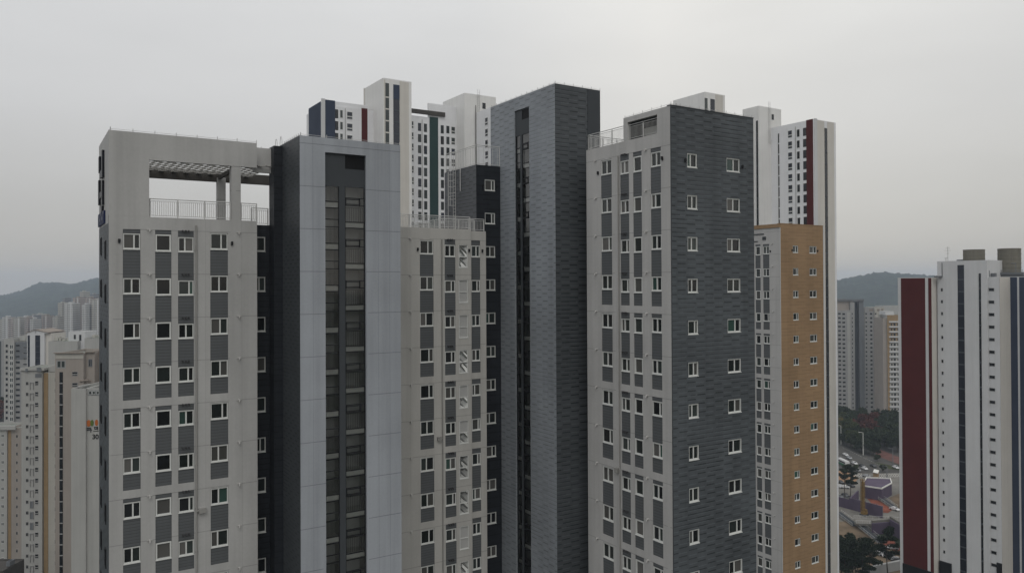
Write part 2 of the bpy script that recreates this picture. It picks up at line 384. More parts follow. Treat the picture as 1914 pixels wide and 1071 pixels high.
def railing(mb, a, b, h=1.2, sp=.13, post=1.45):
    a = Vector(a); b = Vector(b); L = (b-a).length; z = Vector((0, 0, 1))
    mb.bar(a+z*h, b+z*h, .032); mb.bar(a+z*.12, b+z*.12, .022); mb.bar(a+z*(h-.14), b+z*(h-.14), .018)
    n = max(1, round(L/post))
    for i in range(n+1): p = a.lerp(b, i/n); mb.bar(p, p+z*(h+.02), .038)
    n = max(1, round(L/sp))
    for i in range(n): p = a.lerp(b, (i+.5)/n); mb.bar(p+z*.12, p+z*(h-.14), .016)
def rail_parts(root, *segs, **kw):
    for a, b, *h in segs: mb = MB(); railing(mb, a, b, h[0] if h else 1.2, **kw); mb.build('roof_railing', 'rail', root)
def conductor(mb, a, b, step=1.25):
    a = Vector(a); b = Vector(b); n = max(1, round((b-a).length/step)); z = Vector((0, 0, 1))
    mb.bar(a+z*.10, b+z*.10, .012)
    for i in range(n+1): p = a.lerp(b, i/n); mb.bar(p, p+z*.22, .022)
def shell(mb, x0, x1, y0, y1, z0, z1, m=0, mroof=1, par=.9):
    """hidden sides and roof of a rectangular block whose -X and -Y faces are built as facades"""
    mb.poly([(x1, y0, z0), (x1, y1, z0), (x1, y1, z1), (x1, y0, z1)], m)
    mb.poly([(x1, y1, z0), (x0, y1, z0), (x0, y1, z1), (x1, y1, z1)], m)
    mb.poly([(x0, y0, z1-par), (x1, y0, z1-par), (x1, y1, z1-par), (x0, y1, z1-par)], mroof)
    t = .2
    if par > 0:
        for (a, b, c, d) in ((x0, x1, y0, y0+t), (x0, x1, y1-t, y1), (x0, x0+t, y0+t, y1-t), (x1-t, x1, y0+t, y1-t)):
            mb.poly([(a, c, z1), (b, c, z1), (b, d, z1), (a, d, z1)], m)
        mb.poly([(x0+t, y1-t, z1-par), (x1-t, y1-t, z1-par), (x1-t, y1-t, z1), (x0+t, y1-t, z1)], m)
        mb.poly([(x1-t, y0+t, z1-par), (x1-t, y1-t, z1-par), (x1-t, y1-t, z1), (x1-t, y0+t, z1)], m)
        mb.poly([(x0+t, y0+t, z1-par), (x1-t, y0+t, z1-par), (x1-t, y0+t, z1), (x0+t, y0+t, z1)], m)
        mb.poly([(x0+t, y0+t, z1-par), (x0+t, y1-t, z1-par), (x0+t, y1-t, z1), (x0+t, y0+t, z1)], m)

BASE = -4.0
VIS_BOT = 46.0       # storeys further down lie below the picture; they are closed wall

def strip_column(root, f, u0, u1, seam, groups, win, holes, header=True, nmax=99, sleeves=False):
    """one column of windows set in dark strips; win = (drop below seam, width inset, height, kind)"""
    drop, ht, kind = win
    for (k0, k1) in groups:
        top = seam-FL*k0 if header else seam-FL*k0-drop
        bot = seam-FL*(k1+1)+.52
        holes.append((u0, u1, bot, top, .10))
        z = top
        for k in range(k0, k1+1):
            wt = seam-FL*k-drop
            if z-wt > .03: spandrel(root, f, u0, u1, wt, z)
            window(root, f, u0+.02, wt-ht, u1-u0-.04, ht-.02, kind, rec=.06)
            z = wt-ht
            if sleeves:
                o = put(sleeve_mesh(), 'pipe_sleeve', root, f((u0+u1)/2, seam-FL*k-.02, 0), f.rot)
        spandrel(root, f, u0, u1, bot, z)
def sleeve_mesh():
    if 'sl' not in _cache:
        mb = MB()
        for x in (-.22, -.02, .16):
            mb.bar((x, .04, .0), (x, -.14, .02), .05, n=6); mb.bar((x, -.11, .02), (x+.03, -.12, -.10), .045, n=6)
        _cache['sl'] = mb.mesh('pipe_sleeve', 'sleeve')
    return _cache['sl']
def spout_mesh():
    if 'sp' not in _cache:
        mb = MB(); mb.bar((0, .02, 0), (0, -.16, -.02), .06, n=8); mb.bar((0, -.13, -.01), (0, -.15, -.13), .05, n=8); mb.box(-.16, .16, -.03, .01, -.03, .03)
        _cache['sp'] = mb.mesh('drain_spout', 'spout')
    return _cache['sp']
def vent_mesh():
    if 'vt' not in _cache:
        mb = MB(); mb.box(-.05, .05, -.09, .01, -.13, .13); mb.box(-.075, .075, -.11, -.085, -.06, .14)
        _cache['vt'] = mb.mesh('gas_vent', 'dark_frame')
    return _cache['vt']

def stair_bay(root, f, cols, zt, ztop, nfl, rec=.18, deep=1.25):
    """stair tower glazing: two glazed columns (a,b),(c,d) below a dark panel with a louvre"""
    (a, b), (c, d) = cols; zb = zt-FL*nfl
    mb = MB()                                               # dark surround panel
    facade(mb, lambda u, v, w_: f(u, v, rec+w_), a, d, zb, ztop, [(a+.03, b, zb+.02, zt, .12), (c, d-.03, zb+.02, zt, .12), (c+.02, d-.03, zt+1.25, ztop-.06, .15)])
    mb.build('bay_panel', 'panel_dark', root)
    mb = MB(); n = 14
    for i in range(n):
        z = zt+1.25+(ztop-.06-zt-1.25)*(i+.5)/n; mb.fbox(f, c+.02, d-.03, z-.035, z+.02, rec+.03, rec+.12)
    mb.fbox(f, c+.02, d-.03, zt+1.25, ztop-.06, rec+.15, rec+.2)
    mb.build('louvre', 'louvre', root)
    mb = MB()                                               # stairwell behind the glass
    mb.poly([f(a, zb, rec+deep), f(d, zb, rec+deep), f(d, zt+.1, rec+deep), f(a, zt+.1, rec+deep)])
    mb.poly([f(a, zb, rec+.1), f(a, zb, rec+deep), f(a, zt+.1, rec+deep), f(a, zt+.1, rec+.1)])
    mb.poly([f(d, zb, rec+deep), f(d, zb, rec+.1), f(d, zt+.1, rec+.1), f(d, zt+.1, rec+deep)])
    mb.poly([f(a, zt+.1, rec+.1), f(d, zt+.1, rec+.1), f(d, zt+.1, rec+deep), f(a, zt+.1, rec+deep)])
    mb.fbox(f, b+.06, c-.06, zb, zt, rec+.14, rec+deep-.02); mb.build('stairwell', 'interior', root)
    for ci, (p, q) in enumerate(((a+.03, b), (c, d-.03))):
        for k in range(nfl):
            top = (zt-1.07 if ci == 0 else zt-2.41) - FL*k          # top of the landing slab
            if top-.4 < zb: continue
            mb = MB(); mb.fbox(f, p+.02, q-.02, top-.36, top, rec+.14, rec+deep*.98); mb.build('landing_slab', 'slab', root)
            mb = MB()
            for i in range(11): u = p+.06+(q-p-.12)*i/10; mb.fbox(f, u-.011, u+.011, top, top+1.0, rec+.30, rec+.325)
            mb.fbox(f, p, q, top+1.0, top+1.05, rec+.28, rec+.34); mb.build('balustrade', 'balus', root)
            z1 = min(zt, top+1.1+1.76 if True else 0); z0 = top-.42
            if ci == 0: lines = [z0, z0+.44, top+1.14, top+1.66]
            else: lines = [z0, z0+.42, top+1.14, top+1.66]
            mb = MB()
            for z in lines: mb.fbox(f, p, q, z-.03, z+.03, rec+.03, rec+.10)
            mb.fbox(f, p, p+.05, z0, z0+FL, rec+.03, rec+.10); mb.fbox(f, q-.05, q, z0, z0+FL, rec+.03, rec+.10)
            if ci == 1:
                mb.fbox(f, p+.06, q-.34, top+1.20, top+1.26, rec+.02, rec+.09); mb.fbox(f, p+.06, q-.34, top+1.54, top+1.60, rec+.02, rec+.09)
                mb.fbox(f, q-.40, q-.32, top+1.17, top+1.63, rec+.02, rec+.09); mb.fbox(f, p+.05, p+.11, top+1.17, top+1.63, rec+.02, rec+.09)
            fo = mb.build('glazing_frame', 'dark_frame', root)
            zt2 = min(z0+FL, zt)
            mb = MB(); mb.poly([f(p, z0, rec+.06), f(q, z0, rec+.06), f(q, zt2, rec+.06), f(p, zt2, rec+.06)])
            g = mb.build('pane', 'stairglass', root); g.parent = fo; g.matrix_parent_inverse = fo.matrix_parent_inverse.copy().inverted_safe() @ Matrix.Identity(4) if False else Matrix.Identity(4)

# ================================================================== LARGE STRUCTURE
# terrain: estate platform that drops to the lower town beyond
def ground_z(d):
    t = min(1, max(0, (d-110)/130)); return -32*(t*t*(3-2*t))
mb = MB(); rad = [0, 20, 60, 110, 125, 140, 155, 170, 185, 200, 215, 230, 245, 300, 500, 900, 1600, 2600, 4500, 9000]; na = 72
for r in rad:
    for k in range(na): mb.v.append((r*cos(2*pi*k/na), r*sin(2*pi*k/na), ground_z(r)))
for i in range(len(rad)-1):
    for k in range(na):
        a = i*na+k; b = i*na+(k+1) % na
        mb.f.append((a, b, b+na, a+na)); mb.m.append(0)
M['ground'], nt, b_, o_ = newmat('town_ground'); v_, s_, u_, z_ = coords(nt)
nt.links.new(mixc(nt, ramp(nt, noise(nt, v_, .012, 6, .6), [(.42, 0.), (.56, 1.)]), (.075, .073, .068, 1), (.030, .038, .022, 1)), b_.inputs['Base Color']); b_.inputs['Roughness'].default_value = .95; b_.inputs['Specular IOR Level'].default_value = .05
gr = structure('ground', mb, 'ground', True)

# ------------------------------------------------------------------ lower block: wing, dark recess, stair core, rear wing
XA0, XA1, YA, YA1 = 4.83, 14.01, 55.26, 62.25
GROUPS = [(0, 3), (4, 5), (6, 7), (8, 9)]
blk = thing('apartment_block', 'grey apartment block with open roof frame over its terrace and pale blue stair tower', 'apartment block', (XA0, YA, BASE))
f = Face('R', YA); holes = []
strip_column(blk, f, 5.63, 6.65, SEAM_A, GROUPS, (.25, 1.03, 'double'), holes)
strip_column(blk, f, 7.52, 8.50, SEAM_A, GROUPS, (.26, 1.12, 'single'), holes)
strip_column(blk, f, 8.90, 9.88, SEAM_A, GROUPS, (.40, 1.00, 'double'), holes, sleeves=True)
strip_column(blk, f, 10.92, 12.07, SEAM_A, GROUPS, (.08, 1.12, 'double'), holes, header=False)
mb = MB(); ZT = 72.45
facade(mb, f, XA0, XA1, BASE, ZT, holes)
zb, ztp = 76.14, 77.86
# frame above the terrace: solid end wall, lintel
mf = MB(); mf.fbox(f, XA0, 7.17, ZT+.002, zb, 0, .35); mf.fbox(f, XA0, XA1, zb, ztp, 0, .35); mf.build('roof_frame', 'plain', blk)
mb.poly([(XA0+.35, YA+.35, ZT-1), (XA1, YA+.35, ZT-1), (XA1, YA+.35, ZT), (XA0+.35, YA+.35, ZT)])
mb.poly([(7.17, YA, ZT), (XA1, YA, ZT), (XA1, YA+.35, ZT), (7.17, YA+.35, ZT)])
shell(mb, XA0, XA1, YA+.35, YA1, BASE, ZT, par=1.0)
mb.build('wall', ['a_wall', 'roof'], blk)
# gable end of the wing: dark with slit windows below, pale panels with the sign above
g = Face('L', XA0); holes = []
for k in range(9):
    for (y0, wv, dz) in ((57.0, .7, -.35), (60.1, .7, 0)):
        u = -y0-wv; v = SEAM_A-FL*k-1.55+dz; holes.append((u, u+wv, v, v+1.25, .1)); fwin(blk, g, u, v, wv, 1.25, 'glass_dk', 0, 'dark_frame', .06)
mb = MB(); facade(mb, g, -YA1, -YA, BASE, 72.0, holes, 0); mb.build('gable_wall', 'gable', blk)
mb = MB(); mb.fbox(g, -YA1, -YA-.35, 72.0, ztp, 0, .35); mb.build('gable_frame', 'plain', blk)
mb = MB()
for (u0, u1, v0, v1) in ((-58.75, -58.1, 73.9+1.3, 77.0), (-59.9, -58.75, 75.3, 75.75), (-61.0, -60.45, 75.8, 76.9), (-58.75, -58.2, 73.4, 75.0), (-60.2, -58.75, 73.95, 74.35), (-61.3, -60.75, 73.6, 75.3), (-59.3, -58.5, 72.95, 73.35)):
    mb.fbox(g, u0, u1, v0, v1, -.14, 0)
mb.build('sign_letters', 'sign_dark', blk)
mb = MB()
for i in range(5):
    u = -61.6+i*.86; mb.fbox(g, u, u+.2, 72.1, 72.95, -.12, 0); mb.fbox(g, u+.2, u+.55, 72.1+(.3 if i % 2 else .65), 72.1+(.5 if i % 2 else .85), -.12, 0); mb.fbox(g, u+.55, u+.72, 72.1, 72.95, -.12, 0)
mb.build('sign_lettering', 'sign_blue', blk)
# canopy lattice, beams and columns
mb = MB(); ang = []
x0, x1, y0, y1 = XA0+.35, 15.2, YA+.35, YA1-.3
for sgn in (1, -1):
    t = -12.0
    while t < 24:
        # line y = y0 + sgn*(x-x0-t) clipped to the rectangle
        pts = []
        for X in (x0, x1):
            Y = (y0 if sgn > 0 else y1) + sgn*(X-x0-t)
            if y0 <= Y <= y1: pts.append((X, Y))
        for Y in (y0, y1):
            X = x0+t+sgn*(Y-(y0 if sgn > 0 else y1))
            if x0 < X < x1: pts.append((X, Y))
        if len(pts) >= 2:
            (ax, ay), (bx, by) = pts[0], pts[1]
            if abs(ax-bx) > .2:
                d = Vector((bx-ax, by-ay, 0)).normalized(); nrm = Vector((-d.y, d.x, 0))*.06; zz = 76.36 + (.012 if sgn > 0 else 0)
                P = [Vector((ax, ay, zz))+nrm, Vector((ax, ay, zz))-nrm, Vector((bx, by, zz))-nrm, Vector((bx, by, zz))+nrm]
                i = len(mb.v); mb.v += [tuple(p) for p in P]+[tuple(p+Vector((0, 0, .05))) for p in P]
                for q in ((3,2,1,0), (4,5,6,7), (0,1,5,4), (1,2,6,5), (2,3,7,6), (3,0,4,7)): mb.f.append(tuple(i+k for k in q)); mb.m.append(0)
        t += .86
mb.build('lattice_canopy', 'canopy', blk)
mb = MB(); mb.box(XA0+.35, 18.0, YA1-.3, YA1, 75.85, 76.6); mb.box(XA0+.35, XA1, YA+.35, YA+.42, 76.15, 76.75); mb.box(12.75, 12.95, YA+.42, YA1-.3, 76.02, 76.29)
mb.build('canopy_beam', 'beam_dark', blk)
for (cx0, cx1, cy0, cy1) in ((12.31, 12.93, YA+.02, YA+.6), (12.72, 13.3, 61.6, 62.15)):
    mb = MB(); mb.box(cx0, cx1, cy0, cy1, ZT+.001, zb-.002); mb.build('column', 'a_wall', blk)
mb = MB(); mb.box(XA1+.002, 15.245, 56.2, 56.5, 75.98, 77.72); mb.build('link_beam', 'plain', blk)
rail_parts(blk, ((7.22, YA+.12, ZT), (12.28, YA+.12, ZT)), ((12.96, YA+.12, ZT), (XA1, YA+.12, ZT)), ((XA1+.02, 56.9, 72.3), (15.2, 56.9, 72.3)))
mb = MB(); conductor(mb, (XA0+.1, YA+.1, ztp), (XA1, YA+.1, ztp)); conductor(mb, (XA0+.1, YA+.1, ztp), (XA0+.1, YA1, ztp)); conductor(mb, (XA1, 56.4, 77.62), (15.2, 56.4, 77.62), .6)
mb.build('lightning_conductor', 'rail', blk)
for (px, py, ln) in ((7.9, 57.2, 2.6), (10.9, 57.4, 2.2), (13.2, 57.6, 1.6)):
    mb = MB(); mb.bar((px, py, 72.2), (px+ln, py, 72.2), .06, n=6)
    for s in (0, .5, 1): mb.bar((px+ln*s, py, 71.4), (px+ln*s, py, 72.2), .03)
    mb.cone((px+ln*.72, py-.3, 71.4), (px+ln*.72, py-.3, 72.55), .18, .12, n=8); mb.build('roof_pipe', 'pipe', blk)
mb = MB(); mb.bar((10.02, YA-.08, BASE), (10.02, YA-.08, 72.0), .055, n=8)
for k in range(24): mb.box(9.94, 10.10, YA-.1, YA, SEAM_A-1.3-FL*k, SEAM_A-1.22-FL*k)
mb.build('downpipe', 'pipe', blk)
for k in range(9):
    for X in (7.18, 12.78): put(spout_mesh(), 'drain_spout', blk, (X, YA, SEAM_A-FL*k), 0)
for X in (5.42, 12.32): put(vent_mesh(), 'gas_vent', blk, (X, YA, 70.85), 0)
mb = MB(); z = SEAM_A-FL*6.55; mb.box(10.15, 10.6, YA-.25, YA, z, z+.3); mb.bar((10.02, YA-.12, z+.15), (10.62, YA-.2, z+.25), .05, n=6); mb.build('valve_box', 'pipe', blk)
# dark recess between wing and core
f2 = Face('R', 56.75); holes = []
for k in range(9):
    v = SEAM_A-FL*k-1.22; holes.append((13.8, 14.98, v, v+1.06, .1)); window(blk, f2, 13.82, v+.01, 1.14, 1.04, rec=.05)
mb = MB(); facade(mb, f2, XA1, 15.25, BASE, 72.3, [h for h in holes if False] + [(max(h[0], XA1+.01), h[1], h[2], h[3], .1) for h in holes])
mb.poly([(XA1, 56.75, 72.3), (15.86, 56.75, 72.3), (15.86, 62, 72.3), (XA1, 62, 72.3)])
mb.poly([(15.86, 56.75, BASE), (15.86, 56.75, 72.3), (15.86, 62, 72.3), (15.86, 62, BASE)])
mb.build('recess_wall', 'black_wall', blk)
# stair core
XB0, XB1, YB, ZB = 15.86, 23.13, 51.5, 77.98
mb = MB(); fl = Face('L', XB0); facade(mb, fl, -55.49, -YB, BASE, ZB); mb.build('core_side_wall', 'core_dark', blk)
mb = MB(); mb.box(15.25, 15.86, 55.49, 56.74, BASE, 77.84); mb.build('core_return_wall', 'black_wall', blk)
fb = Face('R', YB); COLS_B = ((17.60, 18.64), (19.06, 20.53))
mb = MB(); facade(mb, fb, XB0, XB1, BASE, ZB, [(17.60, 20.53, 74.75-FL*10, 77.0, .24)]); shell(mb, XB0, XB1, YB, 58.8, BASE, ZB, par=.4); mb.build('core_wall', ['b_wall', 'roof'], blk)
stair_bay(blk, fb, COLS_B, 74.75, 77.0, 10)
mb = MB(); conductor(mb, (XB0+.1, YB+.1, ZB), (XB1, YB+.1, ZB), 1.6); conductor(mb, (XB0+.1, YB+.1, ZB), (XB0+.1, 55.4, ZB), .45); mb.build('lightning_conductor', 'rail', blk)
mb = MB()
for yy in (55.3, 56.5):
    for i in range(8):
        t0, t1 = i/8*pi, (i+1)/8*pi; mb.bar((15.7, yy-.25*cos(t0), 77.9+.5*sin(t0)*1.2), (15.7, yy-.25*cos(t1), 77.9+.5*sin(t1)*1.2), .02)
mb.build('roof_hoop', 'rail', blk)
# rear wing
YF, XF0, XFS, XF1, ZF = 56.0, 23.135, 31.42, 33.0, 72.5
ff = Face('R', YF); ff2 = Face('R', YF+.25); holes = []
strip_column(blk, ff, 26.80, 28.00, SEAM_A, GROUPS, (.10, 1.12, 'double'), holes, header=False)
strip_column(blk, ff, 29.00, 29.98, SEAM_A, GROUPS, (.42, .98, 'double'), holes, sleeves=True)
talls = [('mirror_glass', 'mirror_glass'), ('blind_white', 'blind_white'), ('blind_white', 'blind_white'), ('mirror_glass', 'mirror_glass'), ('mirror_glass', 'blind_white'), ('mirror_glass', 'blind_white'), ('mirror_glass', 'mirror_glass'), ('mirror_glass', 'mirror_glass'), ('blind_white', 'blind_white'), ('mirror_glass', 'mirror_glass')]
for k in range(10):
    v = SEAM_A-FL*k-2.27; holes.append((30.28, 31.14, v, v+1.88, .1)); window(blk, ff, 30.29, v+.01, .84, 1.86, 'tall', rec=.05, mats=talls[k])
h2 = []
strip_column(blk, ff2, 31.60, 32.44, SEAM_A, GROUPS, (.40, .98, 'double'), h2)
mb = MB(); facade(mb, ff, XF0, XFS, BASE, ZF, holes); facade(mb, ff2, XFS, XF1, BASE, ZF-.1, h2)
mb.poly([(XFS, YF, BASE), (XFS, YF+.25, BASE), (XFS, YF+.25, ZF), (XFS, YF, ZF)])
mb.poly([(XF0, YF, ZF), (XFS, YF, ZF), (XFS, YF+.25, ZF), (XF0, YF+.25, ZF)]); mb.poly([(XFS, YF+.25, ZF-.1), (XF1, YF+.25, ZF-.1), (XF1, YF+.5, ZF-.1), (XFS, YF+.5, ZF-.1)])
mb.poly([(XFS, YF+.25, ZF-.1), (XFS, YF+.5, ZF-.1), (XFS, YF+.5, ZF), (XFS, YF+.25, ZF)])
shell(mb, XF0, XF1, YF+.26, 64.0, BASE, ZF-.11, par=.6); mb.build('rear_wing_wall', ['f_wall', 'roof'], blk)
rail_parts(blk, ((XF0+.1, YF+.15, ZF), (XFS, YF+.15, ZF), 1.0), ((XFS, YF+.4, ZF-.1), (XF1-.1, YF+.4, ZF-.1), 1.0), ((29.6, YF+1.5, ZF-.7), (29.6, 63.5, ZF-.7), 1.6), ((29.6, YF+1.5, ZF-.7), (32.6, YF+1.5, ZF-.7), 1.6))
mb = MB(); mb.bar((28.72, YF-.08, BASE), (28.72, YF-.08, 71.6), .05, n=8); z = SEAM_A-FL*5.62
mb.box(28.25, 28.6, YF-.2, YF, z, z+.3); mb.bar((28.72, YF-.1, z+.15), (28.3, YF-.2, z+.25), .05, n=6); mb.build('downpipe', 'pipe', blk)
for k in range(9): put(spout_mesh(), 'drain_spout', blk, (25.95, YF, SEAM_A-FL*k), 0)
for X, Y in ((26.6, YF), (31.22, YF), (32.62, YF+.25)): put(vent_mesh(), 'gas_vent', blk, (X, Y, 70.75), 0)

# ------------------------------------------------------------------ higher block: dark rear wing, slate stair core, pale wing with dark gable
XD, YD0, YD1, ZD = 37.13, 38.67, 47.9, 78.3
blk2 = thing('apartment_block', 'taller grey apartment block with slate stair tower and dark gable wall', 'apartment block', (XD, YD0, BASE))
# rear wing (charcoal)
XG0, XG1, YG, ZG = 33.02, 35.42, 57.87, 78.2
fg = Face('R', YG); holes = []
for k in range(13):
    v = 77.0-FL*k-.97; holes.append((33.86, 34.88, v, v+.97, .1)); window(blk2, fg, 33.87, v+.01, 1.0, .95, rec=.05)
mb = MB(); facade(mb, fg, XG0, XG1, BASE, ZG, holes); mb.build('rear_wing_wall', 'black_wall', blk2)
mb = MB(); facade(mb, Face('L', XG0), -63.7, -YG, BASE, ZG); shell(mb, XG0, XG1+4, YG, 63.7, BASE, ZG, par=.3); mb.build('rear_side_wall', ['g_left', 'roof'], blk2)
rail_parts(blk2, ((XG0+.1, YG+.1, ZG), (XG0+.1, 63.6, ZG), 1.7), ((XG0+.1, YG+.1, ZG), (XG1, YG+.1, ZG), 1.7), sp=.42, post=1.9)
mb = MB(); yl = 61.6
for dy in (-.22, .22): mb.bar((XG0-.12, yl+dy, ZF-.6), (XG0-.12, yl+dy, ZG+1.1), .025)
n = 24
for i in range(n): z = ZF-.4+(ZG+.9-ZF+.4)*i/n; mb.bar((XG0-.12, yl-.22, z), (XG0-.12, yl+.22, z), .018)
for z in np.arange(75.0, 79.2, .55):
    for i in range(6):
        a0, a1 = pi/6*i, pi/6*(i+1); mb.bar((XG0-.12-.55*sin(a0), yl-.30*cos(a0), z), (XG0-.12-.55*sin(a1), yl-.30*cos(a1), z), .014)
for i in range(5):
    a0 = pi/6*(i+1); mb.bar((XG0-.12-.55*sin(a0), yl-.30*cos(a0), 75.0), (XG0-.12-.55*sin(a0), yl-.30*cos(a0), 79.1), .012)
mb.build('roof_ladder', 'rail', blk2)
mb = MB(); mb.bar((XG0-.06, 62.9, 73), (XG0-.06, 62.9, ZG), .03); mb.bar((XG0-.06, 62.9, 75.9), (XG0-.06, 61.9, 75.9), .03); mb.bar((XG0-.06, 60.6, 76.2), (XG0-.06, 60.6, ZG), .04); mb.build('conduit', 'rail', blk2)
for X in (33.62, 35.08): put(vent_mesh(), 'gas_vent', blk2, (X, YG, 76.4), 0)
# stair core
XC, YC, YC1, ZC = 35.42, 49.64, 59.45, 83.65
fc = Face('L', XC); ztc = 74.75+2*FL-.05
uc0, uc1 = -55.50, -53.30
mb = MB(); facade(mb, fc, -YC1, -YC, BASE, ZC, [(uc0, uc1, ztc-FL*14, 82.55, .2)]); shell(mb, XC, 39.90, YC, YC1, BASE, ZC, par=.4, mroof=1); mb.build('core_wall', ['c_wall', 'roof'], blk2)
stair_bay(blk2, fc, ((uc0, uc0+.72), (uc0+.98, uc1)), ztc, 82.5, 14, rec=.08, deep=.75)
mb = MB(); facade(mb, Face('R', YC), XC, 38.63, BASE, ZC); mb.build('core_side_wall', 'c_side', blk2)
mb = MB(); facade(mb, Face('R', YC-.03), 38.63, 39.90, BASE, ZC-.02); mb.poly([(38.63, YC-.03, BASE), (38.63, YC, BASE), (38.63, YC, ZC-.02), (38.63, YC-.03, ZC-.02)][::-1]); mb.build('core_corner_wall', 'panel_dark', blk2)
mb = MB(); conductor(mb, (XC+.1, YC+.1, ZC), (XC+.1, YC1, ZC), .8); conductor(mb, (XC+.1, YC+.1, ZC), (40, YC+.1, ZC), .9); mb.build('lightning_conductor', 'rail', blk2)
# front wing, pale long side
fd = Face('L', XD); holes = []
GD = [(0, 3), (4, 5), (6, 7), (8, 9), (10, 11)]
strip_column(blk2, fd, -46.12, -44.86, SEAM_D, GD, (.10, 1.10, 'double'), holes, header=False)
strip_column(blk2, fd, -43.90, -42.93, SEAM_D, GD, (.42, .98, 'double'), holes, sleeves=True)
strip_column(blk2, fd, -42.49, -41.57, SEAM_D, GD, (.30, 1.12, 'single'), holes)
strip_column(blk2, fd, -40.65, -39.62, SEAM_D, GD, (.27, 1.02, 'double'), holes)
mb = MB(); facade(mb, fd, -YD1, -YD0, BASE, ZD, holes)
ZDT = 79.98; YO0, YO1, YP = 43.05, 39.98, 43.5
mb.fbox(fd, -YO1, -YD0-.01, ZD, ZDT-.002, 0, .3); mb.fbox(fd, -YP, -YO1-.001, 79.60, ZDT, 0, .3); mb.fbox(fd, -YP, -YO0, ZD, 79.60, 0, .3)
mb.poly([(XD, YO1, ZD), (XD, YD1, ZD), (XD+.3, YD1, ZD), (XD+.3, YO1, ZD)])
mb.poly([(XD+.3, YO1, ZD-1), (XD+.3, YD1, ZD-1), (XD+.3, YD1, ZD), (XD+.3, YO1, ZD)])
shell(mb, XD+.3, 45.34, YD0+.3, YD1, BASE, ZD, par=.9)
mb.build('wall', ['d_wall', 'roof'], blk2)
mb = MB(); mb.poly([(XD, YD1, BASE), (XD, YD1, ZD), (45.3, YD1, ZD), (45.3, YD1, BASE)]); mb.box(XD+.31, 45.0, YP-.3, YP, ZD-.8, 79.9); mb.box(XD+.31, 45.0, YD0+.4, YP-.3, 79.62, 79.96); mb.build('terrace_wall', 'steelgrey', blk2)
mb = MB(); mb.box(XD+1.2, XD+1.5, YO1+1.0, YO1+2.75, ZD-.8, 79.2); mb.build('terrace_panel', 'slab', blk2)
fgb = Face('R', YD0); holes = []
for k in range(12):
    for (a, wd, ztp2) in ((38.66, .96, 76.90), (42.52, 1.36, 76.90)):
        v = ztp2-FL*k-.98; holes.append((a, a+wd, v, v+.98, .12)); window(blk2, fgb, a+.01, v+.01, wd-.02, .96, rec=.06)
mb = MB(); facade(mb, fgb, XD, 45.34, BASE, ZDT, holes); mb.poly([(45.34, YD0, BASE), (45.34, YD0+.3, BASE), (45.34, YD0+.3, ZDT), (45.34, YD0, ZDT)]); mb.poly([(XD, YD0, ZDT), (45.34, YD0, ZDT), (45.34, YD0+.3, ZDT), (XD, YD0+.3, ZDT)])
mb.poly([(45.34, YD0+.3, ZD), (XD+.3, YD0+.3, ZD), (XD+.3, YD0+.3, ZDT), (45.34, YD0+.3, ZDT)])
mb.build('gable_wall', 'gable', blk2)
mb = MB(); mb.box(XD-.03, XD+.03, YD0-.035, YD0-.002, BASE, ZDT+.03); mb.box(XD-.03, 45.36, YD0-.04, YD0+.32, ZDT+.003, ZDT+.05); mb.build('corner_trim', 'panel_dark', blk2)
rail_parts(blk2, ((XD+.12, YD1-.1, ZD), (XD+.12, YP, ZD), 1.15), ((XD+.12, YO0, ZD), (XD+.12, YO1, ZD), 1.1), ((XD+.12, YD1-.1, ZD), (43, YD1-.1, ZD), 1.15))
mb = MB(); conductor(mb, (XD+.15, YD0+.1, ZDT+.05), (45.3, YD0+.1, ZDT+.05), .9); conductor(mb, (XD+.15, YD0+.1, ZDT+.05), (XD+.15, YP, ZDT), 1.0); mb.build('lightning_conductor', 'rail', blk2)
mb = MB(); mb.bar((XD-.08, 44.05, BASE), (XD-.08, 44.05, 77.3), .05, n=8); z = SEAM_D-FL*8.1; mb.box(XD-.2, XD, 44.2, 44.55, z, z+.35); mb.build('downpipe', 'pipe', blk2)
for k in range(11):
    for Y in (46.75, 41.12): put(spout_mesh(), 'drain_spout', blk2, (XD, Y, SEAM_D-FL*k), -pi/2)
for Y, z in ((46.42, 76.35), (39.45, 76.5)): put(vent_mesh(), 'gas_vent', blk2, (XD, Y, z), -pi/2)
for X in (38.45, 44.12): put(vent_mesh(), 'gas_vent', blk2, (X, YD0, 76.35), 0)

# ------------------------------------------------------------------ tan gabled block behind
XT, YT, ZT2 = 80.79, 64.8, 75.4
tb = thing('apartment_block', 'tan clad apartment block with pale grey long side, half hidden behind the dark gable', 'apartment block', (XT, YT, BASE))
ft = Face('R', YT); holes = []; SEAM_T = 72.95
for k in range(16):
    for (a, wd, h) in ((83.20, 1.06, .92), (86.48, 1.45, .94)):
        v = 72.72-FL*k-h; holes.append((a, a+wd, v, v+h, .12)); window(tb, ft, a+.01, v+.01, wd-.02, h-.02, rec=.06)
mb = MB(); facade(mb, ft, XT, 89.28, BASE, ZT2, holes); mb.build('gable_wall', 'tan', tb)
flt = Face('L', XT); holes = []
strip_column(tb, flt, -68.72, -67.90, SEAM_T, [(0, 3), (4, 5), (6, 7), (8, 9), (10, 11), (12, 13), (14, 15)], (.22, 1.15, 'single'), holes)
strip_column(tb, flt, -67.50, -66.50, SEAM_T, [(0, 3), (4, 5), (6, 7), (8, 9), (10, 11), (12, 13), (14, 15)], (.25, 1.03, 'double'), holes)
mb = MB(); facade(mb, flt, -75.0, -YT, BASE, ZT2-.45, holes); shell(mb, XT, 89.28, YT+.02, 75, BASE, ZT2-.5, par=.5); mb.build('wall', ['d_wall', 'roof'], tb)
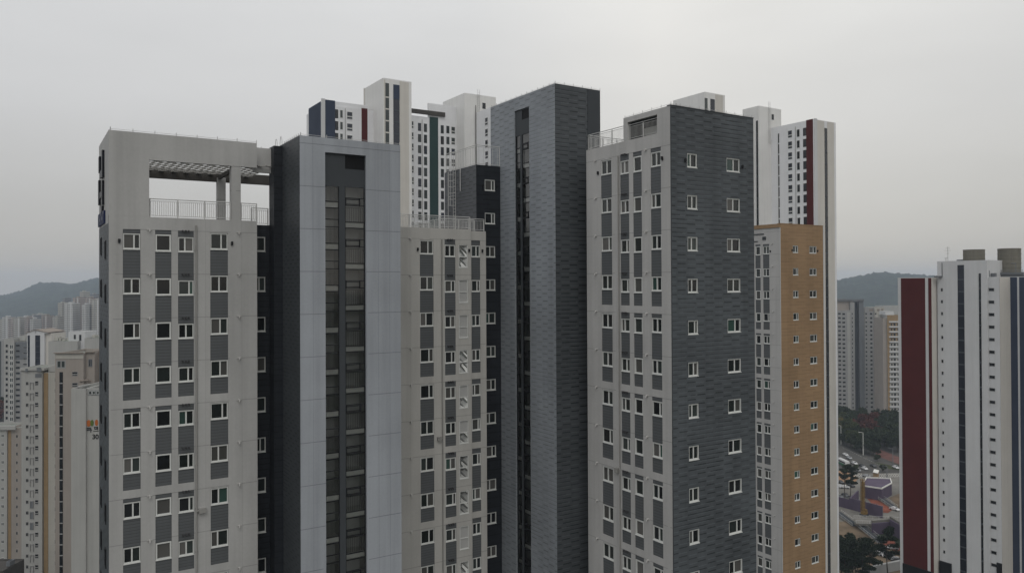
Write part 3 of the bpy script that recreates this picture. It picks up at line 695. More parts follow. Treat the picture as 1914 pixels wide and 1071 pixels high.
mb = MB(); mb.fbox(flt, -75, -YT-.003, ZT2-.45, ZT2+.02, -.10, .3); mb.box(XT-.1, 89.32, YT-.03, YT+.3, ZT2+.003, ZT2+.08); mb.build('cornice', 'tan', tb)
mb = MB(); mb.box(XT-.04, XT+.0, YT-.05, YT+.02, BASE, ZT2-.47); mb.box(89.285, 89.5, YT-.03, YT+.3, BASE, ZT2); mb.build('corner_trim', 'white2', tb)
mb = MB(); mb.box(XT-.08, XT, 67.3, 69.0, 74.2, 74.32); mb.box(XT-.1, XT, 67.0, 67.5, 73.5, 73.9); mb.box(XT-.08, XT, 68.3, 69.2, 73.3, 73.4); mb.build('pipe_bracket', 'panel_dark', tb)
put(vent_mesh(), 'gas_vent', tb, (XT, 66.3, 72.0), -pi/2); put(vent_mesh(), 'gas_vent', tb, (83.0, YT, 72.1), 0); put(vent_mesh(), 'gas_vent', tb, (88.1, YT, 72.1), 0)
for k in range(14): put(spout_mesh(), 'drain_spout', tb, (XT, 66.0, SEAM_T-FL*k), -pi/2)

def wcol(root, f, u0, u1, top, ht, n, pitch=2.95, mat=None, split=0, fr='frame', t=.09, local=False, bot=-1e9):
    for k in range(n):
        v = top-pitch*k-ht
        if v < bot: break
        fwin(root, f, u0, v, round(u1-u0, 1), round(ht, 1), mat or random.choice(['glass', 'glass', 'glass_dk', 'glass_blue']), split, fr, t, local)
def plate(root, name, mat, f, u0, u1, v0, v1, w0=-.05, w1=.0):
    mb = MB(); mb.fbox(f, u0, u1, v0, v1, w0, w1); return mb.build(name, mat, root)
BT = -36.0
def block(root, name, mats, x0, x1, y0, y1, z1, z0=BT, par=.8):
    mb = MB(); facade(mb, Face('R', y0), x0, x1, z0, z1); facade(mb, Face('L', x0), -y1, -y0, z0, z1); shell(mb, x0, x1, y0, y1, z0, z1, par=par)
    return mb.build(name, mats, root)
WP = 2.95
# ---- white towers behind the left block
YW = 188.0
Xn = onY(605, 187, YW).x; zW = onY(605, 187, YW).z
c2 = at(868, 174, 209.5); XK, YK, ZK = c2.x, c2.y, c2.z
wt = thing('apartment_tower', 'white tower with navy, red and green stripes and tall pale core, behind left block', 'apartment tower', (Xn, YW, BT))
yb = onX(573, 200, Xn).y
block(wt, 'wall', ['white', 'roof'], Xn, XK, YW, yb, zW-1.2)
fR = Face('R', YW); fL = Face('L', Xn)
X = lambda px: onY(px, 300, YW).x
U = lambda px: -onX(px, 300, Xn).y
block(wt, 'upper_wall', ['white', 'roof'], Xn+.3, X(689), YW+.3, yb-.5, zW, z0=zW-2.2, par=.4)
plate(wt, 'navy_panel', 'navy', fL, U(577.5), U(600), BT, zW+.05)
plate(wt, 'navy_panel', 'navy', fR, X(607.5), X(626.5), BT, zW+.1, -.06)
plate(wt, 'pilaster', 'white2', fR, X(600.5)+.0, X(607.5), BT, zW+.25, -.25, -.0)
plate(wt, 'maroon_panel', 'red', fR, X(676), X(687), BT, zW-.9, -.06)
plate(wt, 'green_panel', 'green', fR, X(803), X(819), BT, onY(803, 218.5, YW).z, -.06)
wcol(wt, fL, U(592), U(594.5), onX(592, 205, Xn).z, 1.9, 5, WP, 'glass_dk', fr='navy')
zt1 = onY(630, 205.5, YW).z
wcol(wt, fR, X(612), X(617.5), zt1+.2, 1.5, 4, WP, 'glass_dk', fr='navy', split=2)
wcol(wt, fR, X(626.6), X(632.3), zt1+.1, 2.25, 4, WP, 'glass_dk', fr='dark_frame')
wcol(wt, fR, X(635.5), X(641.5), zt1+.05, 2.0, 4, WP, 'glass', fr='frame')
wcol(wt, fR, X(648.5), X(659), zt1-.1, 1.95, 4, WP, 'glass_blue', 1, 'frame')
wcol(wt, fR, X(678), X(682), zt1-.3, 1.6, 4, WP, 'glass_dk', fr='red')
zt2 = onY(780, 230, YW).z
for (a, b, h, sp, dz) in ((769.5, 773.5, 1.9, 1, .3), (781.5, 787, 2.1, 0, .0), (792.5, 798, 2.25, 0, .05), (824, 829.5, 2.2, 0, .1), (834.5, 840, 2.0, 0, .1), (843.5, 851, 1.95, 1, .1)):
    wcol(wt, fR, X(a), X(b), zt2+dz, h, 10, WP, None, sp, 'frame' if sp else 'dark_frame')
wcol(wt, fR, X(805), X(808.5), zt2-.1, 1.5, 10, WP, 'glass_dk', fr='green'); wcol(wt, fR, X(815.5), X(818.5), zt2-.1, 1.5, 10, WP, 'glass_dk', fr='green')
mb = MB(); mb.bar((X(789), YW-.1, BT), (X(789), YW-.1, zW-2), .07, n=6); mb.bar((X(641.8)+.5, YW-.1, BT), (X(641.8)+.5, YW-.1, zW-1.5), .07, n=6); mb.build('downpipe', 'pipe', wt)
mb = MB(); mb.box(X(801), XK, YW+.02, YW+.5, zW-1.3, onY(801, 193, YW).z); mb.box(XK-.6, XK, YW+.5, yb, zW-1.3, zW+1.2); mb.build('parapet_screen', 'white', wt)
mb = MB(); mb.box(X(765), X(831), YW-.5, YW, onY(771, 212, YW).z, onY(771, 204, YW).z); mb.build('pergola_beam', 'beam_dark', wt)
mb = MB(); mb.box(X(741), X(772), YW+.03, YW+.3, zW-2.5, onY(771, 217.5, YW).z); mb.build('pergola_post', 'white', wt)
# tall pale core with two dark glazing strips
e = at(716, 146, 195.0); XE, YE, ZE = e.x, e.y, e.z
xe1 = onY(769, 155, YE).x; ye1 = onX(680, 160, XE).y
block(wt, 'core_wall', ['white3', 'roof'], XE, xe1, YE, ye1, ZE)
fE = Face('R', YE); XX = lambda px: onY(px, 300, YE).x; ZZ = lambda px, py: onY(px, py, YE).z
plate(wt, 'beige_panel', 'stone', fE, XX(747.5), XX(764.5), BT, ZE-.25, -.05)
plate(wt, 'beige_panel', 'stone', fE, XX(718.5), XX(720.5), BT, ZE-.4, -.05)
def strip(root, f, u0, u1, top, bot, mat, gap, fr='dark_frame', band='greywall'):
    mb = MB(); mb.fbox(f, u0, u1, bot, top, -.06, 0); o = mb.build('glazing_strip', mat, root)
    mb = MB(); z = top-gap*1.2
    while z > bot+1:
        mb.fbox(f, u0+.04, u1-.04, z-.16, z+.16, -.075, -.055); z -= gap
    q = mb.build('transom', band, root); return o
strip(wt, fE, XX(720.5), XX(727.5), ZZ(724, 156), 40, 'glass', WP, band='stone')
strip(wt, fE, XX(735.5), XX(747), ZZ(740, 159), 40, 'glass_blue', WP, band='steelgrey')
mb = MB(); mb.fbox(fE, XX(735.5), XX(747), ZZ(740, 186), ZZ(740, 159), -.1, -.06); mb.build('louvre', 'navy', wt)
mb = MB(); mb.fbox(Face('L', XE), -ye1-.02, -ye1+.7, BT, ZE+.1, -.06, 0); mb.build('corner_trim', 'stone', wt)
# second core and its right wing
yk1 = YW+8; xk1 = onY(927, 184, YK).x
block(wt, 'rear_core_wall', ['white3', 'roof'], XK, xk1, YK, yk1, ZK)
fK = Face('R', YK); p = onY(904, 197, YK); fwin(wt, fK, p.x-.4, p.z-1, 1.0, 1.6, 'glass_dk', fr='dark_frame')
mb = MB()
for dx in (-.3, .3): mb.bar((onY(894, 190, YK).x+dx, YK-.2, ZK-12), (onY(894, 190, YK).x+dx, YK-.2, ZK+1.4), .05)
for i in range(22): z = ZK-12+i*.6; mb.bar((onY(894, 190, YK).x-.3, YK-.2, z), (onY(894, 190, YK).x+.3, YK-.2, z), .03)
mb.build('ladder', 'rail', wt)
pw = at(917, 201, 202.0); pw2 = at(871, 225, 218.5); XV = (pw.x+pw2.x)/2; ZV = onX(917, 201, XV).z
block(wt, 'side_wing_wall', ['white', 'roof'], XV, XV+9, 160.0, YK-.02, ZV)
fV = Face('L', XV); UV = lambda px: -onX(px, 300, XV).y; ZV_ = lambda px, py: onX(px, py, XV).z
wcol(wt, fV, UV(883.8), UV(886.6), ZV_(885, 231), 1.95, 6, WP, 'glass_dk', fr='dark_frame')
wcol(wt, fV, UV(907), UV(912.5), ZV_(910, 220), 2.0, 6, WP, 'glass_blue', 1, 'frame')
mb = MB(); mb.bar((XV-.1, YK-.3, BT), (XV-.1, YK-.3, ZV+2), .1, n=6); mb.build('downpipe', 'beam_dark', wt)  # dark bar draws the shaded crease between core and wing, no real pipe
# ---- white tower behind the right block
wt2 = thing('apartment_tower', 'white tower with a red stripe and a dark glazed slot, behind the tan block', 'apartment tower', (176.5, 130.8, BT))
XH = 176.5; cH = onX(1521, 223, XH); YH, ZH = cH.y, cH.z
yh1 = onX(1430, 243, XH).y; xh1 = onY(1562, 228, YH).x
block(wt2, 'wall', ['white', 'roof'], XH, xh1, YH, yh1+10, ZH)
fH = Face('L', XH); UH = lambda px: -onX(px, 300, XH).y; ZH_ = lambda px, py: onX(px, py, XH).z
fHR = Face('R', YH); XH_ = lambda px: onY(px, 300, YH).x
plate(wt2, 'maroon_panel', 'red', fH, UH(1507.5), UH(1520), BT, ZH+.1, -.06)
plate(wt2, 'pilaster', 'white2', fHR, XH+.0, XH_(1527), BT, ZH+.2, -.2, 0)
plate(wt2, 'beige_panel', 'stone', fHR, XH_(1527), XH_(1541), BT, ZH-.1, -.05); plate(wt2, 'beige_panel', 'stone', fHR, XH_(1546.5), XH_(1559), BT, ZH-.1, -.05)
strip(wt2, fHR, XH_(1541.2), XH_(1546.3), onY(1543, 240, YH).z, -20, 'glass_dk', WP, band='steelgrey')
for (a, b, py, h, sp, fr) in ((1431.5, 1436, 254, 2.0, 0, 'dark_frame'), (1455, 1456.5, 250, 2.6, 0, 'dark_frame'), (1473, 1481, 245, 2.0, 1, 'frame'), (1489.5, 1495.5, 242.5, 2.1, 0, 'frame'), (1501.5, 1508, 240, 2.1, 0, 'dark_frame')):
    wcol(wt2, fH, UH(a), UH(b), ZH_(a, py), h, 9, WP, 'glass_dk' if sp == 0 else 'glass_blue', sp, fr)
wcol(wt2, fH, UH(1513.5), UH(1517.5), ZH_(1513, 240), 1.6, 9, WP, 'glass_dk', fr='red')
mb = MB(); mb.bar((XH-.1, -UH(1487.5), BT), (XH-.1, -UH(1487.5), ZH-1), .06, n=6); mb.bar((XH-.1, -UH(1455), BT), (XH-.1, -UH(1455), ZH-2), .05, n=6); mb.build('downpipe', 'pipe', wt2)
k2 = at(1418, 198, 214.0); XJ, YJ, ZJ = k2.x, k2.y, k2.z
block(wt2, 'rear_core_wall', ['white3', 'roof'], XJ, onY(1460, 204, YJ).x, YJ, onX(1388, 209, XJ).y, ZJ)
fJ = Face('L', XJ); strip(wt2, fJ, -onX(1413.8, 300, XJ).y, -onX(1417.2, 300, XJ).y, onX(1415, 226, XJ).z, 60, 'glass_dk', WP, band='steelgrey')
fJR = Face('R', YJ); p = onY(1444, 219, YJ); fwin(wt2, fJR, p.x-.4, p.z-.8, .9, 1.5, 'glass_dk', fr='dark_frame')
mb = MB(); xl = onY(1437, 210, YJ).x
for dx in (-.3, .3): mb.bar((xl+dx, YJ-.2, ZJ-10), (xl+dx, YJ-.2, ZJ+1.6), .05)
for i in range(19): z = ZJ-10+i*.6; mb.bar((xl-.3, YJ-.2, z), (xl+.3, YJ-.2, z), .03)
mb.build('ladder', 'rail', wt2)
k1 = at(1317, 172, 210.8); XQ, YQ, ZQ = k1.x, k1.y, k1.z
block(wt2, 'core_wall', ['white3', 'roof'], XQ, onY(1355, 181, YQ).x, YQ, onX(1258, 188, XQ).y, ZQ)
fQ = Face('R', YQ); XQ_ = lambda px: onY(px, 300, YQ).x
strip(wt2, fQ, XQ_(1317.8), XQ_(1323), onY(1320, 184, YQ).z, 60, 'glass', WP, band='stone'); strip(wt2, fQ, XQ_(1328.5), XQ_(1336.5), onY(1332, 186, YQ).z, 60, 'glass_blue', WP, band='steelgrey')
plate(wt2, 'beige_panel', 'stone', fQ, XQ_(1337.5), XQ_(1352), BT, ZQ-.2, -.05)
block(wt2, 'link_wall', ['white', 'roof'], XQ+4, XJ+6, YQ+4, YQ+14, ZH-2)
mb = MB(); mb.bar((XQ-.1, onX(1264, 190, XQ).y, 60), (XQ-.1, onX(1264, 190, XQ).y, ZQ-1), .08, n=6); mb.build('downpipe', 'pipe', wt2)

# ---- white tower at the right edge, seen square on
X3 = 192.0
wt3 = thing('apartment_tower', 'white tower at the right edge with broad maroon panel and roof water tanks', 'apartment tower', (X3, 105, BT))
Y3 = lambda px, XX_=X3: onX(px, 519, XX_).y
z3 = onX(1700, 519, X3).z; Z3 = lambda py, XX_=X3: onX(1800, py, XX_).z
XM = X3+2.6                                     # recessed middle wall
block(wt3, 'wall', ['white2', 'roof'], X3, X3+14, Y3(1740.5), Y3(1678), z3)
block(wt3, 'middle_wall', ['white2', 'roof'], XM, XM+12, Y3(1868, XM), Y3(1740.5)-.01, z3)
block(wt3, 'core_wall', ['white2', 'roof'], XM-.5, XM+7, Y3(1845, XM-.5), Y3(1752, XM-.5), onX(1800, 487.5, XM).z)
f3 = Face('L', X3); fM = Face('L', XM); fC3 = Face('L', XM-.5)
plate(wt3, 'maroon_panel', 'red', f3, -Y3(1684), -Y3(1729), BT, z3-.15, -.06)
plate(wt3, 'maroon_panel', 'red', f3, -Y3(1735), -Y3(1740.8), BT, z3-.15, -.06)
wcol(wt3, fM, -Y3(1758.3, XM)+0, -Y3(1761.5, XM), onX(1760, 539, XM).z, .62, 25, 2.86, 'glass_dk', fr='greywall', t=.05) if False else None
wcol(wt3, fC3, -Y3(1758.5, XM-.5), -Y3(1762, XM-.5), onX(1760, 539, XM-.5).z, .75, 24, WP, 'glass_dk', fr='greywall', t=.06)
wcol(wt3, fM, -Y3(1847.5, XM), -Y3(1858, XM), onX(1850, 538.5, XM).z, .75, 24, WP, 'glass_dk', 0, 'greywall', .08)
strip(wt3, fC3, -Y3(1790, XM-.5), -Y3(1802, XM-.5), onX(1795, 495.5, XM).z, BT, 'glass_blue', WP, band='steelgrey')
strip(wt3, fC3, -Y3(1829.5, XM-.5), -Y3(1833.5, XM-.5), onX(1832, 511, XM).z, BT, 'glass_dk', WP, band='steelgrey')
yr = Y3(1868, XM); XR = XM+5.0; y887 = Y3(1887, XR)
block(wt3, 'right_wing_wall', ['white2', 'roof'], XR, XR+12, 74.0, yr-.01, z3)
mb = MB(); mb.poly([(XM+.001, yr-.03, BT), (XR+.01, yr-.03, BT), (XR+.01, yr-.03, z3-.1), (XM+.001, yr-.03, z3-.1)]); mb.build('beige_panel', 'stone', wt3)
mb = MB(); mb.poly([(X3+.001, Y3(1740.5)-.03, BT), (XM, Y3(1740.5)-.03, BT), (XM, Y3(1740.5)-.03, z3-.1), (X3+.001, Y3(1740.5)-.03, z3-.1)]); mb.build('beige_panel', 'stone', wt3)
f3r = Face('L', XR)
plate(wt3, 'navy_panel', 'navy', f3r, -y887, -Y3(1901, XR), BT, z3-.1, -.06); plate(wt3, 'navy_panel', 'navy', f3r, -Y3(1905, XR), -76, BT, z3-.1, -.06)
def tank(root, cx, cy, r, z0, z1, name='water_tank'):
    mb = MB(); n = 28
    for i in range(n):
        a0, a1 = 2*pi*i/n, 2*pi*(i+1)/n; p0 = (cx+r*cos(a0), cy+r*sin(a0)); p1 = (cx+r*cos(a1), cy+r*sin(a1))
        mb.poly([(*p0, z0), (*p1, z0), (*p1, z1), (*p0, z1)])
        for zb_ in np.arange(z0+.9, z1, 1.1):
            q0 = (cx+(r+.06)*cos(a0), cy+(r+.06)*sin(a0)); q1 = (cx+(r+.06)*cos(a1), cy+(r+.06)*sin(a1))
            mb.poly([(*q0, zb_), (*q1, zb_), (*q1, zb_+.12), (*q0, zb_+.12)]); mb.poly([(*p0, zb_+.12), (*q0, zb_+.12), (*q1, zb_+.12), (*p1, zb_+.12)][::-1])
    mb.poly([(cx+r*cos(2*pi*i/n), cy+r*sin(2*pi*i/n), z1) for i in range(n)])
    return mb.build(name, 'tank', root)
zc3 = onX(1800, 487.5, XM).z
ty = (Y3(1800, XM+3)+Y3(1838, XM+3))/2; tr = abs(Y3(1800, XM+3)-Y3(1838, XM+3))/2*.97
tank(wt3, XM+3.5, ty, tr, zc3-.5, onX(1818, 466.5, XM).z)
ty2 = (Y3(1866, XR+4)+Y3(1908, XR+4))/2; tr2 = abs(Y3(1866, XR+4)-Y3(1908, XR+4))/2*.96
tank(wt3, XR+4, ty2, tr2, z3-.9, onX(1886, 463.5, XR).z)
mb = MB(); mb.box(XR+.8, XR+8, ty2-tr2-2.2, ty2+tr2+.8, z3-.3, z3+.55); mb.box(XR+.6, XR+1, ty2-tr2-2.2, ty2+tr2+1.3, z3+.55, z3+1.1)
railing(mb, (XR+.8, ty2+tr2+1.0, z3+.5), (XR+.8, ty2-tr2-2, z3+.5), 1.1, .5, 1.5); mb.bar((XR+1, ty2-tr2-.4, z3+.5), (XR+1, ty2-tr2-.4, z3+3.2), .09); mb.bar((XR+1, ty2-tr2-.4, z3+3.2), (XR+1, ty2-tr2+.6, z3+3.2), .09)
mb.build('tank_platform', 'greydark', wt3)
mb = MB(); ya = Y3(1772, XM+2); za = zc3
mb.bar((XM+2, ya, za-1), (XM+2, ya, za+3.6), .05)
for (dz, ln) in ((3.3, 1.0), (2.7, 1.5), (2.0, .9)): mb.bar((XM+2, ya-ln*.5, za+dz), (XM+2, ya+ln*.6, za+dz), .03)
mb.bar((XM+2, Y3(1760, XM), za), (XM+2, Y3(1760, XM), za+.9), .05); mb.bar((XM+2, Y3(1757, XM), za+.8), (XM+2, Y3(1764, XM), za+.8), .04)
mb.build('antenna', 'pipe', wt3)
mb = MB(); mb.box(XM+2, XM+3.4, Y3(1788, XM), Y3(1780, XM), za-.3, za+.35); mb.box(XM+1, XM+2, Y3(1855, XM), Y3(1848, XM), z3, z3+.9); mb.bar((XM+.5, Y3(1847, XM), z3), (XM+.5, Y3(1847, XM), z3+1.5), .12); mb.box(XM-2.4, XM-.6, Y3(1763, XM), Y3(1756, XM), z3, z3+.35); mb.build('roof_equipment', 'greydark', wt3)
mb = MB(); mb.bar((XM-.62, Y3(1763.5, XM), z3), (XM-.62, Y3(1763.5, XM), zc3-.4), .09); mb.build('downpipe', 'greydark', wt3)
plate(wt3, 'base_cladding', 'louvre', f3, -Y3(1683.9), -Y3(1740.4), BT, onX(1700, 1055, X3).z, -.35, -.07); plate(wt3, 'base_cladding', 'louvre', fC3, -Y3(1752.2, XM-.5), -Y3(1774, XM-.5), BT, onX(1763, 1047, XM).z, -.4, 0)
plate(wt3, 'base_cladding', 'louvre', fM, -Y3(1859, XM), -Y3(1867.9, XM), BT, onX(1863, 1050, XM).z, -.4, 0)

# ================================================================== TOWN: blocks square to the camera, built in local coordinates (x right, y away)
class FLoc:
    rot = 0.0
    def __init__(s, y=0.0): s.p = y
    def __call__(s, u, v, w_): return (u, s.p+w_, v)
class Town:
    def __init__(s, label, cat, d, name='apartment_block', px=None, group=None, twist=0.0):
        s.d = d; s.k = d/FPX
        s.root = thing(name, label, cat, tuple(CP.xy + (rt*((px or 0)-IW/2)*s.k + Vector((fw.x, fw.y, 0))*d).xy)+(BT,), -YAW+twist, group)
        s.root['is_local'] = 1; s.px0 = px or 0
    def x(s, px): return (px-s.px0)*s.k
    def z(s, py): return CAM_H-BT-(py-531.0)*s.k
    def box(s, name, mat, px0, px1, py, depth, y0=0.0, py1=None, roof='roof', par=.6):
        mb = MB(); z0 = 0 if py1 is None else s.z(py1); z1 = s.z(py); x0, x1 = s.x(px0), s.x(px1)
        facade(mb, FLoc(y0), x0, x1, z0, z1); mb.poly([(x0, y0+depth, z0), (x0, y0, z0), (x0, y0, z1), (x0, y0+depth, z1)]); shell(mb, x0, x1, y0, y0+depth, z0, z1, par=par)
        return mb.build(name, [mat, roof], s.root)
    def plate(s, name, mat, px0, px1, py0, py1, y=0.0, t=.08):
        mb = MB(); mb.box(s.x(px0), s.x(px1), y-t, y, 0 if py1 is None else s.z(py1), s.z(py0)); return mb.build(name, mat, s.root)
    def col(s, px0, px1, py, h_px, pitch_px, n, y=0.0, mat='glass_dk', split=0, fr='frame', t=.08):
        f = FLoc(y); wd = round(s.x(px1)-s.x(px0), 1); ht = round(h_px*s.k, 1)
        for k in range(n): fwin(s.root, f, s.x(px0), s.z(py+pitch_px*k)-ht, wd, ht, mat, split, fr, t, True)
def text_mesh(txt, size, mat, depth=.05):
    cu = bpy.data.curves.new('txt', 'FONT'); cu.body = txt; cu.size = size; cu.extrude = depth; cu.offset = size*.018; cu.align_x = 'LEFT'
    o = bpy.data.objects.new('txt', cu); C.objects.link(o); bpy.context.view_layer.update()
    me = bpy.data.meshes.new_from_object(o.evaluated_get(bpy.context.evaluated_depsgraph_get()))
    bpy.data.objects.remove(o); bpy.data.curves.remove(cu)
    me.materials.clear(); me.materials.append(M[mat])
    me.transform(Matrix.Rotation(pi/2, 4, 'X')); return me
M['logo_orange'] = mat_simple('orange_paint', (.42, .125, .03), .7, var=.06)
M['logo_green'] = mat_simple('green_paint', (.10, .15, .035), .7, var=.06)
M['ink'] = mat_simple('dark_paint', (.018, .019, .021), .7)

T1 = Town('cream tower numbered 30 with orange and green emblems, next to the left block', 'apartment tower', 172, 'apartment_tower', 133)
T1.box('wall', 'cream2', 133, 160, 722, 14); T1.box('side_wall', 'cream2', 160.05, 240, 722, 12, y0=.5)
T1.plate('louvre_band', 'greydark', 163, 186, 726, 735, .5); T1.col(164, 169, 727, 7, 99, 1, .42, 'glass', 0); T1.col(171, 176, 727, 7, 99, 1, .42, 'glass', 0); T1.col(178.5, 183.5, 727, 7, 99, 1, .42, 'glass', 0)
T1.box('roof_box', 'cream2', 176, 183, 714, 3, 3, py1=722); T1.box('roof_box', 'cream2', 136, 144, 719.5, 4, 2, py1=722)
def ellipse(tw, name, mat, cx, cy, rx, ry, y, t=.1):
    mb = MB(); n = 24; P = [(tw.x(cx)+rx*tw.k*cos(2*pi*i/n), tw.z(cy)+ry*tw.k*sin(2*pi*i/n)) for i in range(n)]
    mb.poly([(a, y-t, b) for a, b in P])
    for i in range(n): a, b = P[i]; c, d = P[(i+1) % n]; mb.poly([(c, y-t, d), (a, y-t, b), (a, y, b), (c, y, d)])
    mb.build(name, mat, tw.root)
ellipse(T1, 'emblem', 'logo_orange', 163.5, 787.5, 4.0, 6.2, .5); ellipse(T1, 'emblem', 'logo_green', 169.8, 787, 2.9, 6.0, .5, .12); ellipse(T1, 'emblem', 'logo_orange', 178.2, 786.3, 2.9, 5.8, .5); ellipse(T1, 'emblem', 'logo_green', 187.0, 786, 2.9, 5.8, .5)
mb = MB()
for (a, b, c, d) in ((160, 166, 795.5, 797), (160.3, 161.3, 797, 801), (165, 166, 797, 801), (161.3, 165, 799.7, 801), (162.5, 163.7, 797, 799.7), (166.8, 168, 795, 804.5), (168, 169.6, 799, 800.4), (173.5, 179.5, 794, 795.4), (174, 175.2, 795.4, 799), (178, 179.2, 795.4, 799), (175.2, 178, 797.6, 799), (180, 181, 793.5, 800), (172, 182, 801.6, 802.4), (183.5, 189, 794, 796), (185, 186.2, 796, 800)):
    mb.box(T1.x(a), T1.x(b), .42, .5, T1.z(d), T1.z(c))
mb.build('lettering', 'ink', T1.root)
me = text_mesh('30', 12.2*T1.k, 'ink'); o = put(me, 'number_sign', T1.root, (T1.x(170.0), .46, T1.z(816.6)), local=True)
T2 = Town('taupe apartment tower with a flat brown roof slab, behind the numbered cream tower', 'apartment tower', 200, 'apartment_tower', 103)
T2.box('wall', 'taupe', 103, 156, 656, 14); T2.box('side_wall', 'taupe', 156.05, 172, 655, 14, y0=1.2); T2.box('end_wall', 'taupe_dark', 172.05, 230, 653, 12, y0=3.0)
T2.plate('fascia', 'taupe_dark', 102, 156, 654.5, 656.5, -.02, .5); T2.plate('fascia', 'taupe_dark', 156.1, 173, 653.5, 655.5, 1.18, .5)
T2.plate('upper_band', 'cream', 104, 156, 657, 666.5, 0, .1)
T2.col(105.5, 123, 669, 15.5, 99, 1, 0, 'glass', 2, 'greywall', .3); T2.col(160.5, 167.5, 668, 14.5, 99, 1, 1.2, 'glass_dk', 2, 'greydark', .2)
T2.col(134.5, 145.5, 690.5, 8, 20.6, 2, 0, 'glass_dk', 1, 'greywall', .12)
T2.plate('glazing_strip', 'glass_dk', 111.5, 117.5, 691, None, 0, .1)
for k in range(20): T2.plate('transom', 'greywall', 111.5, 117.5, 711+20*k, 713+20*k, -.1, .05)
mb = MB(); mb.bar((T2.x(150), -.3, T2.z(708)), (T2.x(164), .6, T2.z(707)), .25, n=6); mb.bar((T2.x(163), .9, T2.z(709)), (T2.x(163), .9, T2.z(712)), .3, n=6); mb.build('roof_duct', 'taupe_dark', T2.root)
T3 = Town('cream apartment tower with an ochre stripe and outlined wall boxes, left of the taupe tower', 'apartment tower', 209, 'apartment_tower', 40)
T3.box('wall', 'cream2', 40, 79, 688, 14); T3.box('side_wall', 'cream', 79.05, 111, 692, 16, y0=.6)
T3.plate('ochre_stripe', 'ochre', 79.6, 87.5, 693, None, .6, .1)
T3.box('roof_canopy', 'cream2', 38.5, 84, 683.5, 10, -.4, py1=687.9, par=.2); T3.box('stair_head', 'cream2', 84.1, 104, 681, 8, 1.5, py1=691.8, par=.2)
T3.plate('recess_shade', 'greydark', 49.5, 54, 684, 690, -.45, .05); T3.plate('recess_shade', 'greydark', 70.5, 79, 682, 690, -.45, .05)  # flat dark plates; the shade of the recesses is put into their colour
T3.col(48.5, 53.5, 709, 6, 20.05, 19, 0, 'glass_dk', 2, 'greywall', .07); T3.col(65.5, 72, 707.8, 7.5, 20.1, 19, 0, 'glass_dk', 1, 'greywall', .07)
T3.col(100, 102.5, 703, 7, 20.1, 19, .6, 'glass_dk', 0, 'greywall', .06)
for k in range(19):
    mb = MB(); zc = 710+20.05*k; x0, x1, z1, z0 = T3.x(56.2), T3.x(63.2), T3.z(zc), T3.z(zc+13.5)
    for (a, b, c, d) in ((x0, x1, z1-.12, z1), (x0, x0+.12, z0, z1-.12), (x1-.12, x1, z0, z1-.12)): mb.box(a, b, -.2, 0, c, d)
    if k in (11, 12, 13): mb.box(x0+.12, x1-.12, -.1, 0, z0, z1-.12, 1)
    mb.build('wall_box', ['greywall', 'greydark'], T3.root)
T3.plate('grille', 'greydark', 66, 78, 694, 701, 0, .1)
T4 = Town('lower cream tower with a narrow ochre stripe, cut by the left edge near the bottom', 'apartment tower', 250, 'apartment_tower', 0)
T4.box('wall', 'cream2', -60, 13, 798, 14); T4.box('side_wall', 'taupe', 13.05, 38, 795, 14, y0=.5)
T4.plate('ochre_stripe', 'ochre', 13.6, 19, 797, None, .5, .1); T4.plate('parapet_band', 'cream2', -60, 30, 790.5, 797.8, .0, .6)
T4.col(2.5, 8, 806, 6.5, 16.4, 15, 0, 'glass_dk', 2, 'frame', .1); T4.col(28.5, 31.5, 808, 6, 16.4, 14, .5, 'glass_dk', 0, 'greywall', .08)
T5 = Town('white and grey apartment slab with a green roof, beyond the cream towers at far left', 'apartment block', 400, 'apartment_block', 0)
T5.box('wall', 'cream2', 7.5, 26, 628.5, 14); T5.box('side_wall', 'greywall', 26.05, 50.5, 634, 14, y0=1.0, roof='roof_green'); T5.plate('grey_panel', 'greydark', 26.3, 50.3, 635, 668, 1.0, .1)
T5.col(10.5, 15, 639, 5.4, 10.35, 15, 0, 'glass_dk', 0, 'greywall', .1); T5.col(18, 25, 639.5, 8, 10.35, 15, 0, 'glass', 2, 'frame', .2)
T5.col(27.5, 35, 639.5, 4, 10.35, 15, .9, 'glass_dk', 0, 'greydark', .15); T5.col(41, 49, 644, 3, 10.35, 12, .9, 'glass_dk', 0, 'greywall', .15)
T5.box('stair_head', 'cream2', 27, 39, 623.5, 6, 4, py1=634); T5.box('stair_head', 'cream2', 40, 46, 627, 6, 4, py1=634)
T10 = Town('bluish grey slab cut by the left edge, behind the white and grey slab', 'apartment block', 640, 'apartment_block', -20)
T10.box('wall', 'greywall', -60, 7, 632, 14); T10.plate('edge_panel', 'steelgrey', 0, 2, 633, None, 0, .3)
T6 = Town('white stair tower with a shallow gable and two dark glazed slots, beyond the cream towers', 'apartment block', 380, 'apartment_block', 50)
T6.box('wall', 'white2', 50.5, 83, 619, 14); T6.box('side_wall', 'stone', 83.05, 94, 619, 12, y0=1)
mb = MB(); z0 = T6.z(618.9); xs = [T6.x(49), T6.x(66.5), T6.x(92)]; zs = [T6.z(617), T6.z(611.5), T6.z(617)]
for a, b in ((0, 1), (1, 2)):
    P = [(xs[a], -.3, zs[a]), (xs[b], -.3, zs[b]), (xs[b], 14, zs[b]), (xs[a], 14, zs[a])]; mb.poly(P); mb.poly([(p[0], p[1], p[2]-.35) for p in P][::-1]); mb.poly([(P[0][0], -.3, P[0][2]-.35), (P[1][0], -.3, P[1][2]-.35), P[1], P[0]])
    mb.poly([(P[0][0]+.3, -.02, z0), (P[1][0], -.02, z0), (P[1][0], -.02, P[1][2]-.3), (P[0][0]+.3, -.02, P[0][2]-.3)], 1)
mb.build('gable_roof', ['taupe_dark', 'white2'], T6.root)
